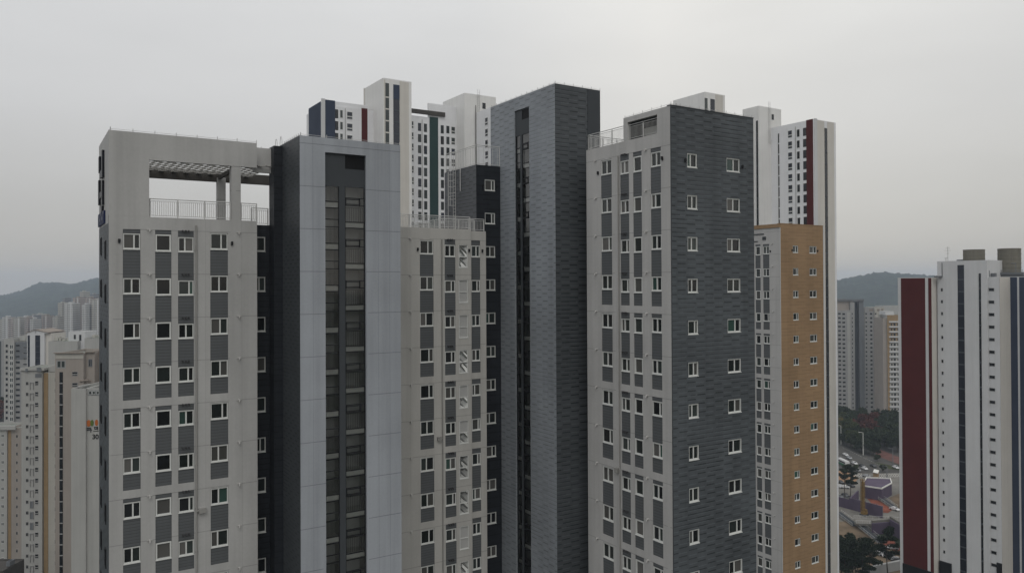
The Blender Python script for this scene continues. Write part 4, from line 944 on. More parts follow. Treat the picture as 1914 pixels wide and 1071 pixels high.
for (a, b) in ((52, 55.8), (66, 75)):
    T6.plate('glazing_strip', 'glass_blue', a, b, 622.5, 690, 0, .1)
    for k in range(6): T6.plate('transom', 'steelgrey', a, b, 632+10.6*k, 633+10.6*k, -.1, .05)
T7 = Town('blank white end wall with green roof clutter and small stair head, behind taupe tower', 'apartment block', 360, 'apartment_block', 90)
T7.box('wall', 'cream2', 90.5, 145, 633.5, 14, roof='roof_green'); T7.box('stair_head', 'white2', 122, 153.5, 616.5, 10, 2.5)
T7.col(132, 136.5, 622, 9, 99, 1, 2.5, 'glass_dk', 0, 'greywall', .15); T7.col(142, 147, 622, 12, 99, 1, 2.5, 'glass_dk', 0, 'greywall', .15)
for (a, b, c) in ((92, 99, 627), (101, 104, 629), (107, 113, 631), (115, 119, 628)): T7.box('roof_unit', 'cream', a, b, c, 3, 4, py1=634)
T8 = Town('plain white block with rooftop planters, squeezed against the left block', 'apartment block', 355, 'apartment_block', 157)
T8.box('wall', 'cream2', 158, 215, 628, 14, roof='roof_green'); T8.box('roof_unit', 'cream', 163, 168, 623.5, 3, 4, py1=628); T8.box('roof_unit', 'cream', 173, 178, 625, 3, 5, py1=628)
T9 = Town('dark flat roofed annex at the bottom left corner', 'building', 185, 'low_building', 0)
T9.box('wall', 'beam_dark', -60, 6, 1060, 8, roof='beam_dark', par=.3); T9.box('stair_head', 'greydark', -4, 3, 1052, 2, 3, py1=1060.5)

# mid-distance blocks seen in the right gap
D1 = Town('grey high-rise with dark recess down its front, nearest tan block in right gap', 'apartment tower', 575, 'apartment_tower', 1560)
D1.box('wall', 'greywall', 1540, 1590, 583, 16); D1.box('core_wall', 'taupe', 1540, 1597, 562.5, 14, 3); D1.box('pier_wall', 'greywall', 1590.05, 1598, 568, 14, 1.0)
D1.box('recess_wall', 'steelgrey', 1598.05, 1608, 568, 12, 5); D1.box('right_wall', 'greydark', 1608.05, 1616.5, 564.5, 16, 2.5)
D1.plate('roof_slab', 'greydark', 1540, 1616.5, 562, 566, 2.4, .8); D1.plate('white_strip', 'cream2', 1583, 1588.5, 587, None, 0, .15)
D1.col(1565.5, 1571, 587.5, 3.6, 7.95, 24, 0, 'glass_dk', 0, 'greywall', .12); D1.col(1573.5, 1579, 588, 3.6, 7.95, 24, 0, 'glass_dk', 0, 'greywall', .12); D1.col(1592.5, 1594.5, 588, 3.2, 7.95, 24, 1.0, 'glass_dk', 0, 'greywall', .1)
D2 = Town('grey and white stepped high-rise standing between the recessed one and the ochre one', 'apartment tower', 590, 'apartment_tower', 1617)
D2.box('wall', 'greywall', 1616.6, 1634, 578, 14, 1.0); D2.box('tall_wall', 'cream', 1634.05, 1652, 577.5, 14); D2.plate('lower_wing', 'cream', 1640.5, 1653, 618, None, 0, .4)
D2.col(1626.5, 1631, 588, 3.8, 7.9, 24, 1.0, 'glass_dk', 0, 'greywall', .1); D2.col(1618, 1621, 588, 3.2, 7.9, 24, 1.0, 'glass_dk', 0, 'greywall', .1); D2.col(1634.8, 1637.5, 588, 3.2, 7.9, 24, 0, 'glass_dk', 0, 'greywall', .1)
D2.col(1641.5, 1644.5, 620, 3.2, 7.9, 20, -.4, 'glass_dk', 0, 'greywall', .1); D2.col(1646.5, 1650, 620, 3.2, 7.9, 20, -.4, 'glass_dk', 0, 'greywall', .1)
for (a, b) in ((1625.5, 1633), (1638.5, 1643.5), (1646.5, 1650.5)): D2.plate('opening_shade', 'taupe_dark', a, b, 580.5, 585, 0 if a > 1634 else 1.0, .06)  # openings shown as flat plates, their shade put into a darker colour
D3 = Town('ochre and white high-rise with balcony bands, beside the maroon panel', 'apartment tower', 545, 'apartment_tower', 1655)
D3.box('side_wall', 'taupe', 1650.5, 1657.9, 598, 14, .8); D3.box('wall', 'cream', 1658, 1690, 592, 14); D3.box('stair_head', 'white2', 1658, 1674, 585.5, 9, 3)
D3.plate('ochre_panel', 'ochre', 1657.5, 1661.5, 592, None, 0, .15); D3.plate('ochre_panel', 'ochre', 1661.55, 1690, 592, 641, 0, .1)
for k in range(20): D3.plate('balcony_band', 'white2', 1660.5, 1690, 603.5+9.3*k, 606+9.3*k, -.1, .7)
D3.col(1664, 1667, 608, 4, 9.3, 19, -.1, 'glass_dk', 0, 'greywall', .1); D3.col(1669, 1673, 607.5, 4.8, 9.3, 19, -.1, 'glass_dk', 0, 'greywall', .1); D3.col(1676, 1679, 608, 4, 9.3, 19, -.1, 'glass_dk', 0, 'greywall', .1)
D4 = Town('long pale low roof at the foot of the hill in the right gap', 'building', 900, 'low_building', 1660)
D4.box('wall', 'cream2', 1650, 1700, 575, 20, roof='roof')

# far skyline below the left hill
sky_rows = [(0,4,592,1180,0),(4,15,588,1150,1),(15,24,592,1120,2),(25,38,590,1100,0),(39,46,588,1120,1),(46,52,589,1090,2),(53,64,585,1180,3),(56,62,592,1080,1),(64,76,583.5,1200,0),(78,88,586,1120,2),(90,97,590,1250,3),(98,107,588,1060,0),
            (108,116,562,1080,0),(117,120.5,553,1150,3),(120,136,563,1030,1),(136,148,552.5,1090,2),(149,156,541.5,1180,0),(153,160,565,1010,1),(160,170,553,1040,2),(168,174,546.5,1150,3),(171,186,557,1020,0),(184,200,552,1100,2)]
pal = [('cream2', 'greywall'), ('white2', 'greywall'), ('taupe', 'greydark'), ('greywall', 'steelgrey')]
M['far_a'] = mat_wall('hazy_cream_storeys', (.42, .41, .38), (2.9, .3), var=.03, streak=.0, seamw=1.1, seamd=.4)
M['far_b'] = mat_wall('hazy_white_storeys', (.48, .48, .47), (2.9, .3), var=.03, streak=.0, seamw=1.1, seamd=.35)
M['far_c'] = mat_wall('hazy_rose_storeys', (.38, .34, .32), (2.9, .3), var=.03, streak=.0, seamw=1.1, seamd=.4)
M['far_d'] = mat_wall('hazy_grey_storeys', (.26, .27, .29), (2.9, .3), var=.03, streak=.0, seamw=1.1, seamd=.4)
lab = {0: 'hazy cream high-rise in the far cluster below the left hill', 1: 'hazy white high-rise in the far cluster below the left hill', 2: 'hazy rose-beige high-rise in the far cluster below the left hill', 3: 'hazy grey high-rise in the far cluster below the left hill'}
for i, (a, b, py, d, m) in enumerate(sky_rows):
    tw = Town(lab[m], 'high-rise', d, 'high_rise', a, 'high-rises below the left hill')
    mt = ['far_a', 'far_b', 'far_c', 'far_d'][m]; wpx = b-a
    tw.box('wall', mt, a, b, py, 18)
    if wpx > 5:
        tw.box('stair_head', pal[m][0], a+wpx*.3, a+wpx*.6, py-2.2, 8, 4, py1=py)
        tw.plate('recess_shade', pal[m][1], a+wpx*.36, a+wpx*.44, py+1, None, 0, .2)  # recess shade carried by the colour of a flat plate
        if wpx > 9: tw.plate('pale_pier', 'white2', a+wpx*.72, a+wpx*.84, py+.6, None, 0, .3)

# hills
def hill(name, prof, dist, deepm, label=None):
    mb = MB(); xs = np.arange(prof[0][0], prof[-1][0]+1, 3.0); P = np.array(prof); n = 26
    ph = rng.random(6)*6
    for px in xs:
        h = CAM_H - (np.interp(px, P[:, 0], P[:, 1])-531)*dist/FPX
        dirv = (rt*(px-IW/2)/FPX + Vector((fw.x, fw.y, 0)))
        for j in range(n):
            t = j/(n-1)*2-1                     # -1 near foot, 0 crest, 1 far foot
            d = dist + t*deepm
            g = max(0, 1-abs(t)**1.3); z = -34+(h+34)*g
            z += (4*sin(px*.05+ph[0]+t*7)+3*sin(px*.13+ph[1]-t*11)+2.2*sin(px*.31+ph[2]+t*17))*g*min(1, abs(t)*4+.18)
            z += rng.normal()*2.2*g
            p = dirv*d; mb.v.append((p.x, p.y, z))
    for i in range(len(xs)-1):
        for j in range(n-1):
            a = i*n+j; mb.f.append((a, a+n, a+n+1, a+1)); mb.m.append(0)
    return structure(name, mb, 'forest', True)
M['forest'] = mat_simple('wooded_hillside', (.028, .038, .026), .95, var=.5, scale=.02, spec=.05)
hill('hills', [(-700, 560), (-300, 556), (0, 546.5), (10, 547), (40, 538), (75, 524.5), (100, 523.5), (130, 526.5), (160, 520), (190, 514), (260, 505), (400, 500), (600, 515), (800, 525), (1000, 528)], 3700, 1100)
hill('hills', [(1000, 530), (1300, 528), (1560, 525), (1580, 523), (1600, 520), (1625, 514), (1655, 511), (1680, 513), (1720, 517), (1760, 520), (1900, 527), (2300, 545), (2600, 560)], 3100, 1000)

# ================================================================== RIGHT GAP: streets and works below
GZ = -32.0
def G(px, py, dz=0.0): p = onZ(px, py, GZ+dz); return (p.x, p.y, GZ+dz)
def sheet(name, mat, pts, dz, kind='structure'):
    mb = MB(); mb.poly([G(a, b, dz) for a, b in pts]); o = mb.build(name, mat, None)
    if o.data.polygons[0].normal.z < 0: o.data.flip_normals()
    o['kind'] = kind; return o
M['asphalt'] = mat_simple('worn_asphalt', (.075, .072, .066), .9, var=.2, scale=.15)
M['paving'] = mat_simple('pale_concrete', (.17, .162, .145), .9, var=.2, scale=.2)
M['brickpave'] = mat_simple('red_brick_paving', (.13, .065, .055), .9, var=.25, scale=.3)
M['earth'] = mat_simple('brown_earth', (.14, .105, .07), .95, var=.35, scale=.15)
M['redearth'] = mat_simple('rust_red_ramp', (.20, .065, .042), .95, var=.35, scale=.2)
M['orangeplaza'] = mat_simple('tan_plaza', (.24, .15, .09), .95, var=.2, scale=.2)
M['purple'] = mat_simple('purple_hoarding', (.085, .065, .10), .7, var=.2, scale=.15)
M['whiteline'] = mat_simple('road_paint', (.5, .5, .48), .8, var=.2)
M['grassbed'] = mat_simple('planted_bed', (.04, .045, .02), .95, var=.5, scale=.3)
sheet('paving', 'paving', [(1540, 878), (1700, 878), (1700, 990), (1540, 990)], .02)
sheet('road', 'asphalt', [(1540, 822), (1568, 829), (1613, 850), (1690, 872), (1690, 884), (1640, 884), (1540, 884)], .05)
sheet('pavement', 'brickpave', [(1636, 836), (1690, 858), (1690, 871), (1637, 851)], .06)
sheet('planted_bed', 'grassbed', [(1632, 863), (1664, 869), (1690, 876), (1690, 880), (1662, 876)], .09)
sheet('plaza', 'orangeplaza', [(1562, 879), (1588, 881), (1604, 893), (1596, 906), (1562, 902)], .09)
for (a, b) in (((1575, 836), (1612, 854)), ((1614, 855), (1650, 871)), ((1574, 848), (1600, 864))):
    p = Vector(G(*a, .085)); q = Vector(G(*b, .085)); n = 10
    mb = MB(); d = (q-p).normalized(); s = Vector((-d.y, d.x, 0))*.12
    for i in range(n):
        c0 = p.lerp(q, i/n); c1 = p.lerp(q, (i+.55)/n); mb.poly([c0-s, c1-s, c1+s, c0+s])
    o = mb.build('road_marking', 'whiteline', None); o['kind'] = 'structure'
def ground_box(mb, pts, h, m=0, z0=0.0):
    P = [Vector(G(*p)) for p in pts]; c = sum(P, Vector())/len(P); n = len(P)
    top = [p+Vector((0, 0, h)) for p in P]; P = [p+Vector((0, 0, z0)) for p in P]
    mb.poly(top, m)
    for i in range(n): mb.poly([P[i], P[(i+1) % n], top[(i+1) % n], top[i]], m)
def wall_seg(mb, a, b, h, t=.5, m=0, z0=0.0):
    p = Vector(G(*a)); q = Vector(G(*b)); d = (q-p).normalized(); s = Vector((-d.y, d.x, 0))*t/2; z = Vector((0, 0, h))
    P = [p-s, q-s, q+s, p+s]; T = [v+z for v in P]; P = [v+Vector((0, 0, z0)) for v in P]; mb.poly(T, m)
    for i in range(4): mb.poly([P[i], P[(i+1) % 4], T[(i+1) % 4], T[i]], m)
# purple hall with pale parapet
ph = thing('purple_building', 'low purple building with a pale parapet, beside the yellow mast', 'building', G(1640, 928))
mb = MB(); ground_box(mb, [(1611, 930), (1648, 936), (1667, 925), (1664, 916), (1620, 914)], 5.4); mb.build('wall', 'purple', ph)
mb = MB(); pp = [(1611, 930), (1648, 936), (1667, 925), (1664, 916), (1620, 914)]
for i in range(5): wall_seg(mb, pp[i], pp[(i+1) % 5], 6.0, .35, z0=5.4)
mb.build('parapet', 'slab', ph)
# excavated pits with purple walls
ws = thing('site_hoarding', 'purple hoarding walls round the left works pit under the yellow mast', 'hoarding', G(1600, 962))
mb = MB(); wall_seg(mb, (1562, 944), (1588, 951), 4.2); wall_seg(mb, (1588, 951), (1650, 968), 5.0); wall_seg(mb, (1588, 951), (1604, 935), 4.6); mb.build('panel', 'purple', ws)
mb = MB(); 
for a, b in (((1562, 944), (1588, 951)), ((1588, 951), (1650, 968))):
    p = Vector(G(*a)); q = Vector(G(*b)); n = 14
    for i in range(n+1): c = p.lerp(q, i/n); mb.bar(c+Vector((0, 0, 0)), c+Vector((0, 0, 5.4)), .12)
mb.build('post', 'greydark', ws)
ws2 = thing('site_hoarding', 'dark purple hoarding walls round the right works pit below the pale deck', 'hoarding', G(1660, 1000))
mb = MB(); wall_seg(mb, (1630, 999), (1664, 996), 4.5); wall_seg(mb, (1664, 996), (1690, 1012), 5.5); wall_seg(mb, (1690, 1012), (1690, 1040), 5.5); mb.build('panel', 'purple', ws2)
mb = MB(); wall_seg(mb, (1630, 996.5), (1665, 993), 5.2, .9); wall_seg(mb, (1665, 993), (1690, 1009), 6.2, .9); mb.build('coping', 'paving', ws2)
sheet('earth_ramp', 'redearth', [(1608, 918), (1626, 922), (1668, 952), (1660, 958), (1645, 957)], .12)
sheet('earth_ramp', 'earth', [(1662, 930), (1690, 918), (1690, 950), (1680, 950)], .10)
sheet('earth_bank', 'earth', [(1562, 975), (1600, 972), (1660, 1020), (1690, 1040), (1690, 1075), (1562, 1075)], .10)
sheet('earth_ramp', 'redearth', [(1648, 1014), (1664, 1004), (1690, 1030), (1690, 1042), (1672, 1030)], .14)
# pale deck over the cut
dk = thing('footbridge', 'pale concrete deck with railings crossing between the two pits', 'footbridge', G(1640, 980))
mb = MB(); ground_box(mb, [(1596, 980), (1690, 984), (1690, 992), (1600, 990)], 2.6, 0, 1.8); mb.build('deck', 'paving', dk)
mb = MB(); railing(mb, Vector(G(1596, 980))+Vector((0, 0, 2.6)), Vector(G(1690, 984))+Vector((0, 0, 2.6)), 1.3, .6, 2.5); railing(mb, Vector(G(1600, 990))+Vector((0, 0, 2.6)), Vector(G(1690, 992))+Vector((0, 0, 2.6)), 1.3, .6, 2.5); mb.build('railing', 'rail', dk)
mb = MB()
for t in (.1, .5, .9):
    c = Vector(G(1598, 985)).lerp(Vector(G(1690, 988)), t); mb.box(c.x-.5, c.x+.5, c.y-.5, c.y+.5, GZ, GZ+1.8)
mb.build('pier', 'greywall', dk)
# stair and conveyor frames running down the slope
for (a, b, lb) in (((1566, 962), (1600, 984), 'dark ribbed stair frame climbing left of the pale deck'), ((1604, 984), (1648, 1016), 'dark ribbed stair frame running down below the pale deck'), ((1626, 922), (1672, 950), 'dark ribbed stair frame beside the rust red ramp')):
    r = thing('stair_frame', lb, 'stair', G(*a)); p = Vector(G(*a))+Vector((0, 0, 1.2)); q = Vector(G(*b))+Vector((0, 0, .4)); d = (q-p).normalized(); s = Vector((-d.y, d.x, 0)).normalized()*1.5
    mb = MB(); mb.bar(p-s, q-s, .18); mb.bar(p+s, q+s, .18); mb.build('stringer', 'paving', r)
    mb = MB(); n = 34
    for i in range(n): c = p.lerp(q, (i+.5)/n); mb.bar(c-s, c+s, .16)
    mb.build('tread', 'panel_dark', r)
    mb = MB(); railing(mb, p-s, q-s, 1.1, .9, 3); railing(mb, p+s, q+s, 1.1, .9, 3); mb.build('railing', 'rail', r)
# yellow mast
M['yellow'] = mat_simple('yellow_orange_paint', (.20, .125, .04), .7, var=.3)
ms_ = thing('piling_rig', 'slim yellow-orange piling mast standing in the works', 'rig', G(1613, 962))
b0 = Vector(G(1613, 962)); mb = MB(); H_ = 15.5
for dx, dy in ((-.7, -.5), (.7, -.5), (-.7, .5), (.7, .5)): mb.bar(b0+Vector((dx, dy, 0)), b0+Vector((dx, dy, H_)), .16)
n = 14
for i in range(n):
    z0_, z1_ = H_*i/n, H_*(i+1)/n; s = 1 if i % 2 else -1
    for yy in (-.5, .5): mb.bar(b0+Vector((-.7*s, yy, z0_)), b0+Vector((.7*s, yy, z1_)), .09); mb.bar(b0+Vector((.7*s, yy, z0_)), b0+Vector((-.7*s, yy, z1_)), .09)
mb.box(b0.x-.45, b0.x+.45, b0.y-.3, b0.y+.3, GZ+1, GZ+H_-1); mb.build('mast', 'yellow', ms_)
mb = MB(); mb.box(b0.x-1.1, b0.x+1.1, b0.y-1.6, b0.y+.4, GZ+.6, GZ+1.7); mb.box(b0.x-.1, b0.x+1.0, b0.y-1.5, b0.y-.6, GZ+1.7, GZ+2.6); mb.build('body', 'yellow', ms_)
mb = MB()
for sx_ in (-1.3, .8): mb.box(b0.x+sx_, b0.x+sx_+.5, b0.y-2, b0.y+.8, GZ, GZ+.6)
mb.build('track', 'panel_dark', ms_)
# white picket fences along the street
for (a, b, lb) in (((1592, 890), (1611, 892), 'short white picket fence beside the tan plaza'), ((1641, 893), (1690, 891), 'long white picket fence behind the purple building')):
    r = thing('picket_fence', lb, 'fence', G(*a)); p = Vector(G(*a)); q = Vector(G(*b)); mb = MB(); railing(mb, p, q, 2.0, .45, 2.6); n = round((q-p).length/1.3)
    for i in range(n):
        c0 = p.lerp(q, i/n); c1 = p.lerp(q, (i+1)/n); mb.bar(c0+Vector((0, 0, .2)), c1+Vector((0, 0, 1.8)), .10); mb.bar(c1+Vector((0, 0, .2)), c0+Vector((0, 0, 1.8)), .10)
    mb.build('panel', 'slab', r)
kb = thing('site_cabin', 'small beige site cabin between the white picket fences', 'cabin', G(1637, 894))
mb = MB(); ground_box(mb, [(1632, 895), (1641, 897), (1643, 892), (1634, 890)], 3.4); mb.build('wall', 'ochre', kb); mb = MB(); ground_box(mb, [(1631.6, 895.4), (1641, 897.5), (1643.4, 892), (1634, 889.6)], 3.7, 0, 3.4); mb.build('roof', 'slab', kb)
# street lamps
for (px, py, h, lb) in ((1572, 830, 11.5, 'street lamp at the far end of the road by the white tower'), (1613.5, 850, 13, 'tall pale street lamp at the roadside before the trees'), (1669, 872, 10, 'dark street lamp on the red pavement'), (1658, 893, 6, 'short dark lamp behind the purple building')):
    r = thing('street_lamp', lb, 'street lamp', G(px, py), -YAW); r['is_local'] = 1; mt = 'slab' if h > 11 else 'greydark'
    mb = MB(); mb.cone((0, 0, 0), (0, 0, h), .26, .14, n=8); mb.bar((0, 0, h-.1), (-1.8, 0, h+.25), .09); mb.build('pole', mt, r)
    mb = MB(); mb.box(-2.6, -1.6, -.18, .18, h+.14, h+.34); mb.build('lamp_head', mt, r)

# vehicles
def paint(name, c): m = mat_simple(name, c, .25, var=.03, spec=.6); M[name] = m; return name
paint('white_car', (.62, .62, .62)); paint('dark_car', (.025, .027, .03)); paint('silver_car', (.34, .35, .36)); paint('bus_green', (.06, .17, .10)); M['tyre'] = mat_simple('tyre', (.015, .015, .015), .8); M['carglass'] = mat_glass('car_glass', (.01, .011, .012), (.02, .02, .022), .05)
def car_meshes():
    prof = [(-2.2, .35), (-2.22, .78), (-1.5, .92), (-1.05, 1.42), (.55, 1.46), (1.25, .98), (2.1, .82), (2.2, .4)]
    mb = MB(); n = len(prof)
    for s in (-1, 1): mb.v += [(x, s*(.86 if z < 1 else .70), z) for x, z in prof]
    for i in range(n): j = (i+1) % n; mb.f.append((i, j, j+n, i+n)); mb.m.append(0)
    mb.f.append(tuple(range(n-1, -1, -1))); mb.f.append(tuple(range(n, 2*n))); mb.m += [0, 0]
    g = MB()
    for s in (-1, 1): g.poly([(-1.28, s*.80, 1.0), (-.98, s*.735, 1.36), (.5, s*.735, 1.40), (1.05, s*.80, 1.03)])
    g.poly([(-1.47, -.66, .97), (-1.47, .66, .97), (-1.10, .60, 1.38), (-1.10, -.60, 1.38)]); g.poly([(1.22, -.66, 1.03), (1.22, .66, 1.03), (.63, .60, 1.43), (.63, -.60, 1.43)])
    wmb = MB(); wmb.cone((0, -.1, 0), (0, .1, 0), .33, .33, n=12); wmb.poly([(.33*cos(2*pi*k/12), -.1, .33*sin(2*pi*k/12)) for k in range(12)])
    return mb, g, wmb.mesh('wheel', 'tyre')
cb, cg, cw = car_meshes(); cgm = cg.mesh('car_glass', 'carglass'); bodies = {c: cb.mesh('body', c) for c in ('white_car', 'dark_car', 'silver_car')}
def car(px, py, col, ang, label):
    r = thing('parked_car', label, 'car', G(px, py, .06), ang, 'cars in the street and car park of the right gap'); r['is_local'] = 1
    put(bodies[col], 'body', r, local=True); put(cgm, 'glass', r, local=True)
    for x in (-1.35, 1.35):
        for y in (-.78, .78): put(cw, 'wheel', r, (x, y, .33), local=True)
RA = math.atan2(G(1650, 871)[1]-G(1612, 854)[1], G(1650, 871)[0]-G(1612, 854)[0])
car(1597, 867, 'white_car', RA, 'white car driving in the middle of the road, nearest the lamp'); car(1611, 872, 'dark_car', RA, 'dark car just ahead of two white cars on the road'); car(1616, 877, 'white_car', RA, 'white car close behind the dark car on the road'); car(1587, 857, 'silver_car', RA, 'silver car furthest up the road near the trees'); car(1632, 872, 'dark_car', RA, 'dark car alone on the right of the road'); car(1603, 880, 'silver_car', RA, 'silver car at the near kerb above the picket fence')
car(1571, 911, 'white_car', RA+1.2, 'white car in the car park nearest the white tower'); car(1579, 912, 'white_car', RA+1.2, 'white car second in the car park row'); car(1591, 909, 'dark_car', RA+.1, 'dark car behind the car park row'); car(1571, 903, 'dark_car', RA+.2, 'dark car at the edge of the tan plaza'); car(1620, 891, 'silver_car', RA+.6, 'silver car beside the beige site cabin'); car(1674, 875, 'white_car', RA, 'white van-like car on the far right beside the red pavement'); car(1672, 953, 'white_car', RA+.4, 'white car at the foot of the rust red ramp')
for i, (px, py, c, lb) in enumerate(((1646, 1034, 'white_car', 'white car leftmost of the row behind the bottom pines'), (1653, 1038, 'silver_car', 'silver car second in the row behind the bottom pines'), (1661, 1041, 'white_car', 'white car in the middle of the row behind the bottom pines'), (1669, 1045, 'white_car', 'white car fourth in the row behind the bottom pines'), (1677, 1049, 'dark_car', 'dark car nearest the maroon tower in the row behind the pines'), (1668, 1026, 'silver_car', 'silver car alone on the rust red ramp behind the pines'))):
    car(px, py, c, RA+1.3, lb)
for (px, py, c, a_, lb) in ((1568, 930, 'silver_car', .2, 'silver car below the car park row, by the white tower'), (1580, 927, 'dark_car', .1, 'dark car below the car park row, nearest the pines'), (1566, 860, 'white_car', 0, 'white car on the road just above the bus'), (1580, 851, 'white_car', 0, 'white car high on the road beside the pines')): car(px, py, c, RA+a_, lb)
bs = thing('bus', 'green and white bus on the road at the left of the gap', 'bus', G(1576, 869, .06), RA); bs['is_local'] = 1
mb = MB(); mb.box(-5, 5, -1.2, 1.2, .4, 1.5); mb.box(-5, 5, -1.2, 1.2, 1.5, 3.0, 1); mb.box(-4.6, 4.6, -1.0, 1.0, 3.0, 3.2, 1); mb.build('body', ['bus_green', 'white_car'], bs)
mb = MB(); mb.box(-4.7, 4.6, -1.23, 1.23, 1.7, 2.5); mb.build('window_band', 'carglass', bs)
for x in (-3.2, 3.2):
    for y in (-1.1, 1.1): put(cw, 'wheel', bs, (x, y, .4), local=True)

# ------------------------------------------------------------------ trees
M['bark'] = mat_simple('bark', (.055, .045, .035), .9, var=.3, scale=3)
def leafmat(name, c0, c1):
    m, nt_, b, o = newmat(name); v, s, u, z = coords(nt_)
    n = noise(nt_, v, .9, 2); gi = N(nt_, 'ShaderNodeObjectInfo')
    nt_.links.new(mixc(nt_, ramp(nt_, mth(nt_, 'ADD', mth(nt_, 'MULTIPLY', n, .8), mth(nt_, 'MULTIPLY', gi.outputs['Random'], .2)), [(.35, 0.), (.75, 1.)]), (*c0, 1), (*c1, 1)), b.inputs['Base Color']); b.inputs['Roughness'].default_value = .8; b.inputs['Specular IOR Level'].default_value = .1
    M[name] = m
leafmat('leaf_dark', (.018, .028, .014), (.045, .06, .028)); leafmat('leaf_green', (.028, .042, .016), (.075, .085, .032)); leafmat('leaf_red', (.065, .02, .016), (.14, .05, .03)); leafmat('leaf_yellow', (.08, .07, .02), (.16, .13, .04)); leafmat('leaf_pine', (.012, .022, .012), (.035, .05, .024))
def tree_meshes(kind, h, rad, nleaf, leaf, seed):
    r = np.random.default_rng(seed); tk = MB()
    if kind == 'pine':
        p = Vector((0, 0, -1)); pts = [p]
        for i in range(5): p = p + Vector((r.normal()*.22, r.normal()*.22, (h+1)/5)); pts.append(p)
        for i in range(5): tk.cone(pts[i], pts[i+1], .30*(1-i/6), .30*(1-(i+1)/6), n=6)
        cl = []
        for i in range(13):
            t = .50+.5*i/12; a = r.random()*6.28; q = pts[min(5, int(t*5))].lerp(pts[min(5, int(t*5)+1)], t*5-int(t*5)) if t < 1 else pts[5]
            L = rad*(1.15-t*.55)*(.5+.6*r.random()); e = q+Vector((cos(a)*L, sin(a)*L, .5+r.random()*.6)); tk.cone(q, e, .09, .03, n=4); cl.append((e, rad*.42*(1.2-.4*t), .45)); cl.append((q.lerp(e, .5), rad*.33, .5))
        cl.append((pts[5], rad*.4, .7))
    else:
        tk.cone((0, 0, -1), (0, 0, h*.45), .28, .16, n=7); cl = []
        for i in range(15):
            a = r.random()*6.28; t = r.random(); zz = h*(.35+.58*t); R = rad*math.sqrt(max(.05, 1-((t-.35)/.75)**2))*(.35+.65*r.random())
            e = Vector((cos(a)*R, sin(a)*R, zz)); tk.cone((0, 0, h*(.22+.2*t)), e, .10, .03, n=4); cl.append((e, rad*(.30+.22*r.random()), .8))
        cl.append((Vector((0, 0, h*.9)), rad*.45, .9))
    ws_ = np.array([c[1]**2 for c in cl]); ws_ /= ws_.sum(); idx = r.choice(len(cl), nleaf, p=ws_)
    V = np.zeros((nleaf*4, 3)); ctr = np.array([tuple(c[0]) for c in cl])[idx]; rr = np.array([c[1] for c in cl])[idx]; fl_ = np.array([c[2] for c in cl])[idx]
    d = r.normal(size=(nleaf, 3)); d /= np.linalg.norm(d, axis=1)[:, None]; q = ctr + d*(rr*(r.random(nleaf)**.4))[:, None]*np.stack([np.ones(nleaf), np.ones(nleaf), fl_], 1)
    a = r.normal(size=(nleaf, 3)); a /= np.linalg.norm(a, axis=1)[:, None]; b = np.cross(a, r.normal(size=(nleaf, 3))); b /= np.linalg.norm(b, axis=1)[:, None]
    s = leaf*(.6+.8*r.random(nleaf))[:, None]
    V[0::4] = q-a*s-b*s*.6; V[1::4] = q+a*s-b*s*.6; V[2::4] = q+a*s+b*s*.6; V[3::4] = q-a*s+b*s*.6
    me = bpy.data.meshes.new('crown'); me.from_pydata(V.tolist(), [], [(4*i, 4*i+1, 4*i+2, 4*i+3) for i in range(nleaf)])
    return tk.mesh('trunk', 'bark'), me
def tset(kind, mat, n, h, rad, nleaf, leaf, seed):
    out = []
    for i in range(n):
        t, c = tree_meshes(kind, h*(.9+.1*i), rad, nleaf, leaf, seed+i); c.materials.append(M[mat]); out.append((t, c))
    return out
TS = {'dark': tset('broad', 'leaf_dark', 3, 10, 4.4, 1500, .42, 1), 'green': tset('broad', 'leaf_green', 3, 10, 4.2, 1500, .42, 11), 'red': tset('broad', 'leaf_red', 2, 9, 4.2, 1500, .42, 21), 'yellow': tset('broad', 'leaf_yellow', 2, 8, 3.2, 1200, .38, 31), 'pine': tset('pine', 'leaf_pine', 4, 16, 4.4, 3600, .24, 41)}
def tree(kind, loc, sc, label, group=None):
    r = thing({'pine': 'pine_tree'}.get(kind, 'broadleaf_tree'), label, 'tree', loc, random.random()*6.28, group); r['is_local'] = 1; r.scale = (sc, sc, sc)
    t, c = random.choice(TS[kind]); put(t, 'trunk', r, local=True); put(c, 'crown', r, local=True); return r
LB = {'dark': 'dark green broadleaf tree in the belt between the road and the high-rises', 'green': 'mid green broadleaf tree in the belt between the road and the high-rises', 'red': 'rusty red autumn tree in the belt between the road and the high-rises', 'yellow': 'yellowing tree in the belt between the road and the high-rises'}
def belt(kind, px, py, sc): tree(kind, G(px, py), sc, LB[kind], 'trees between the road and the high-rises')
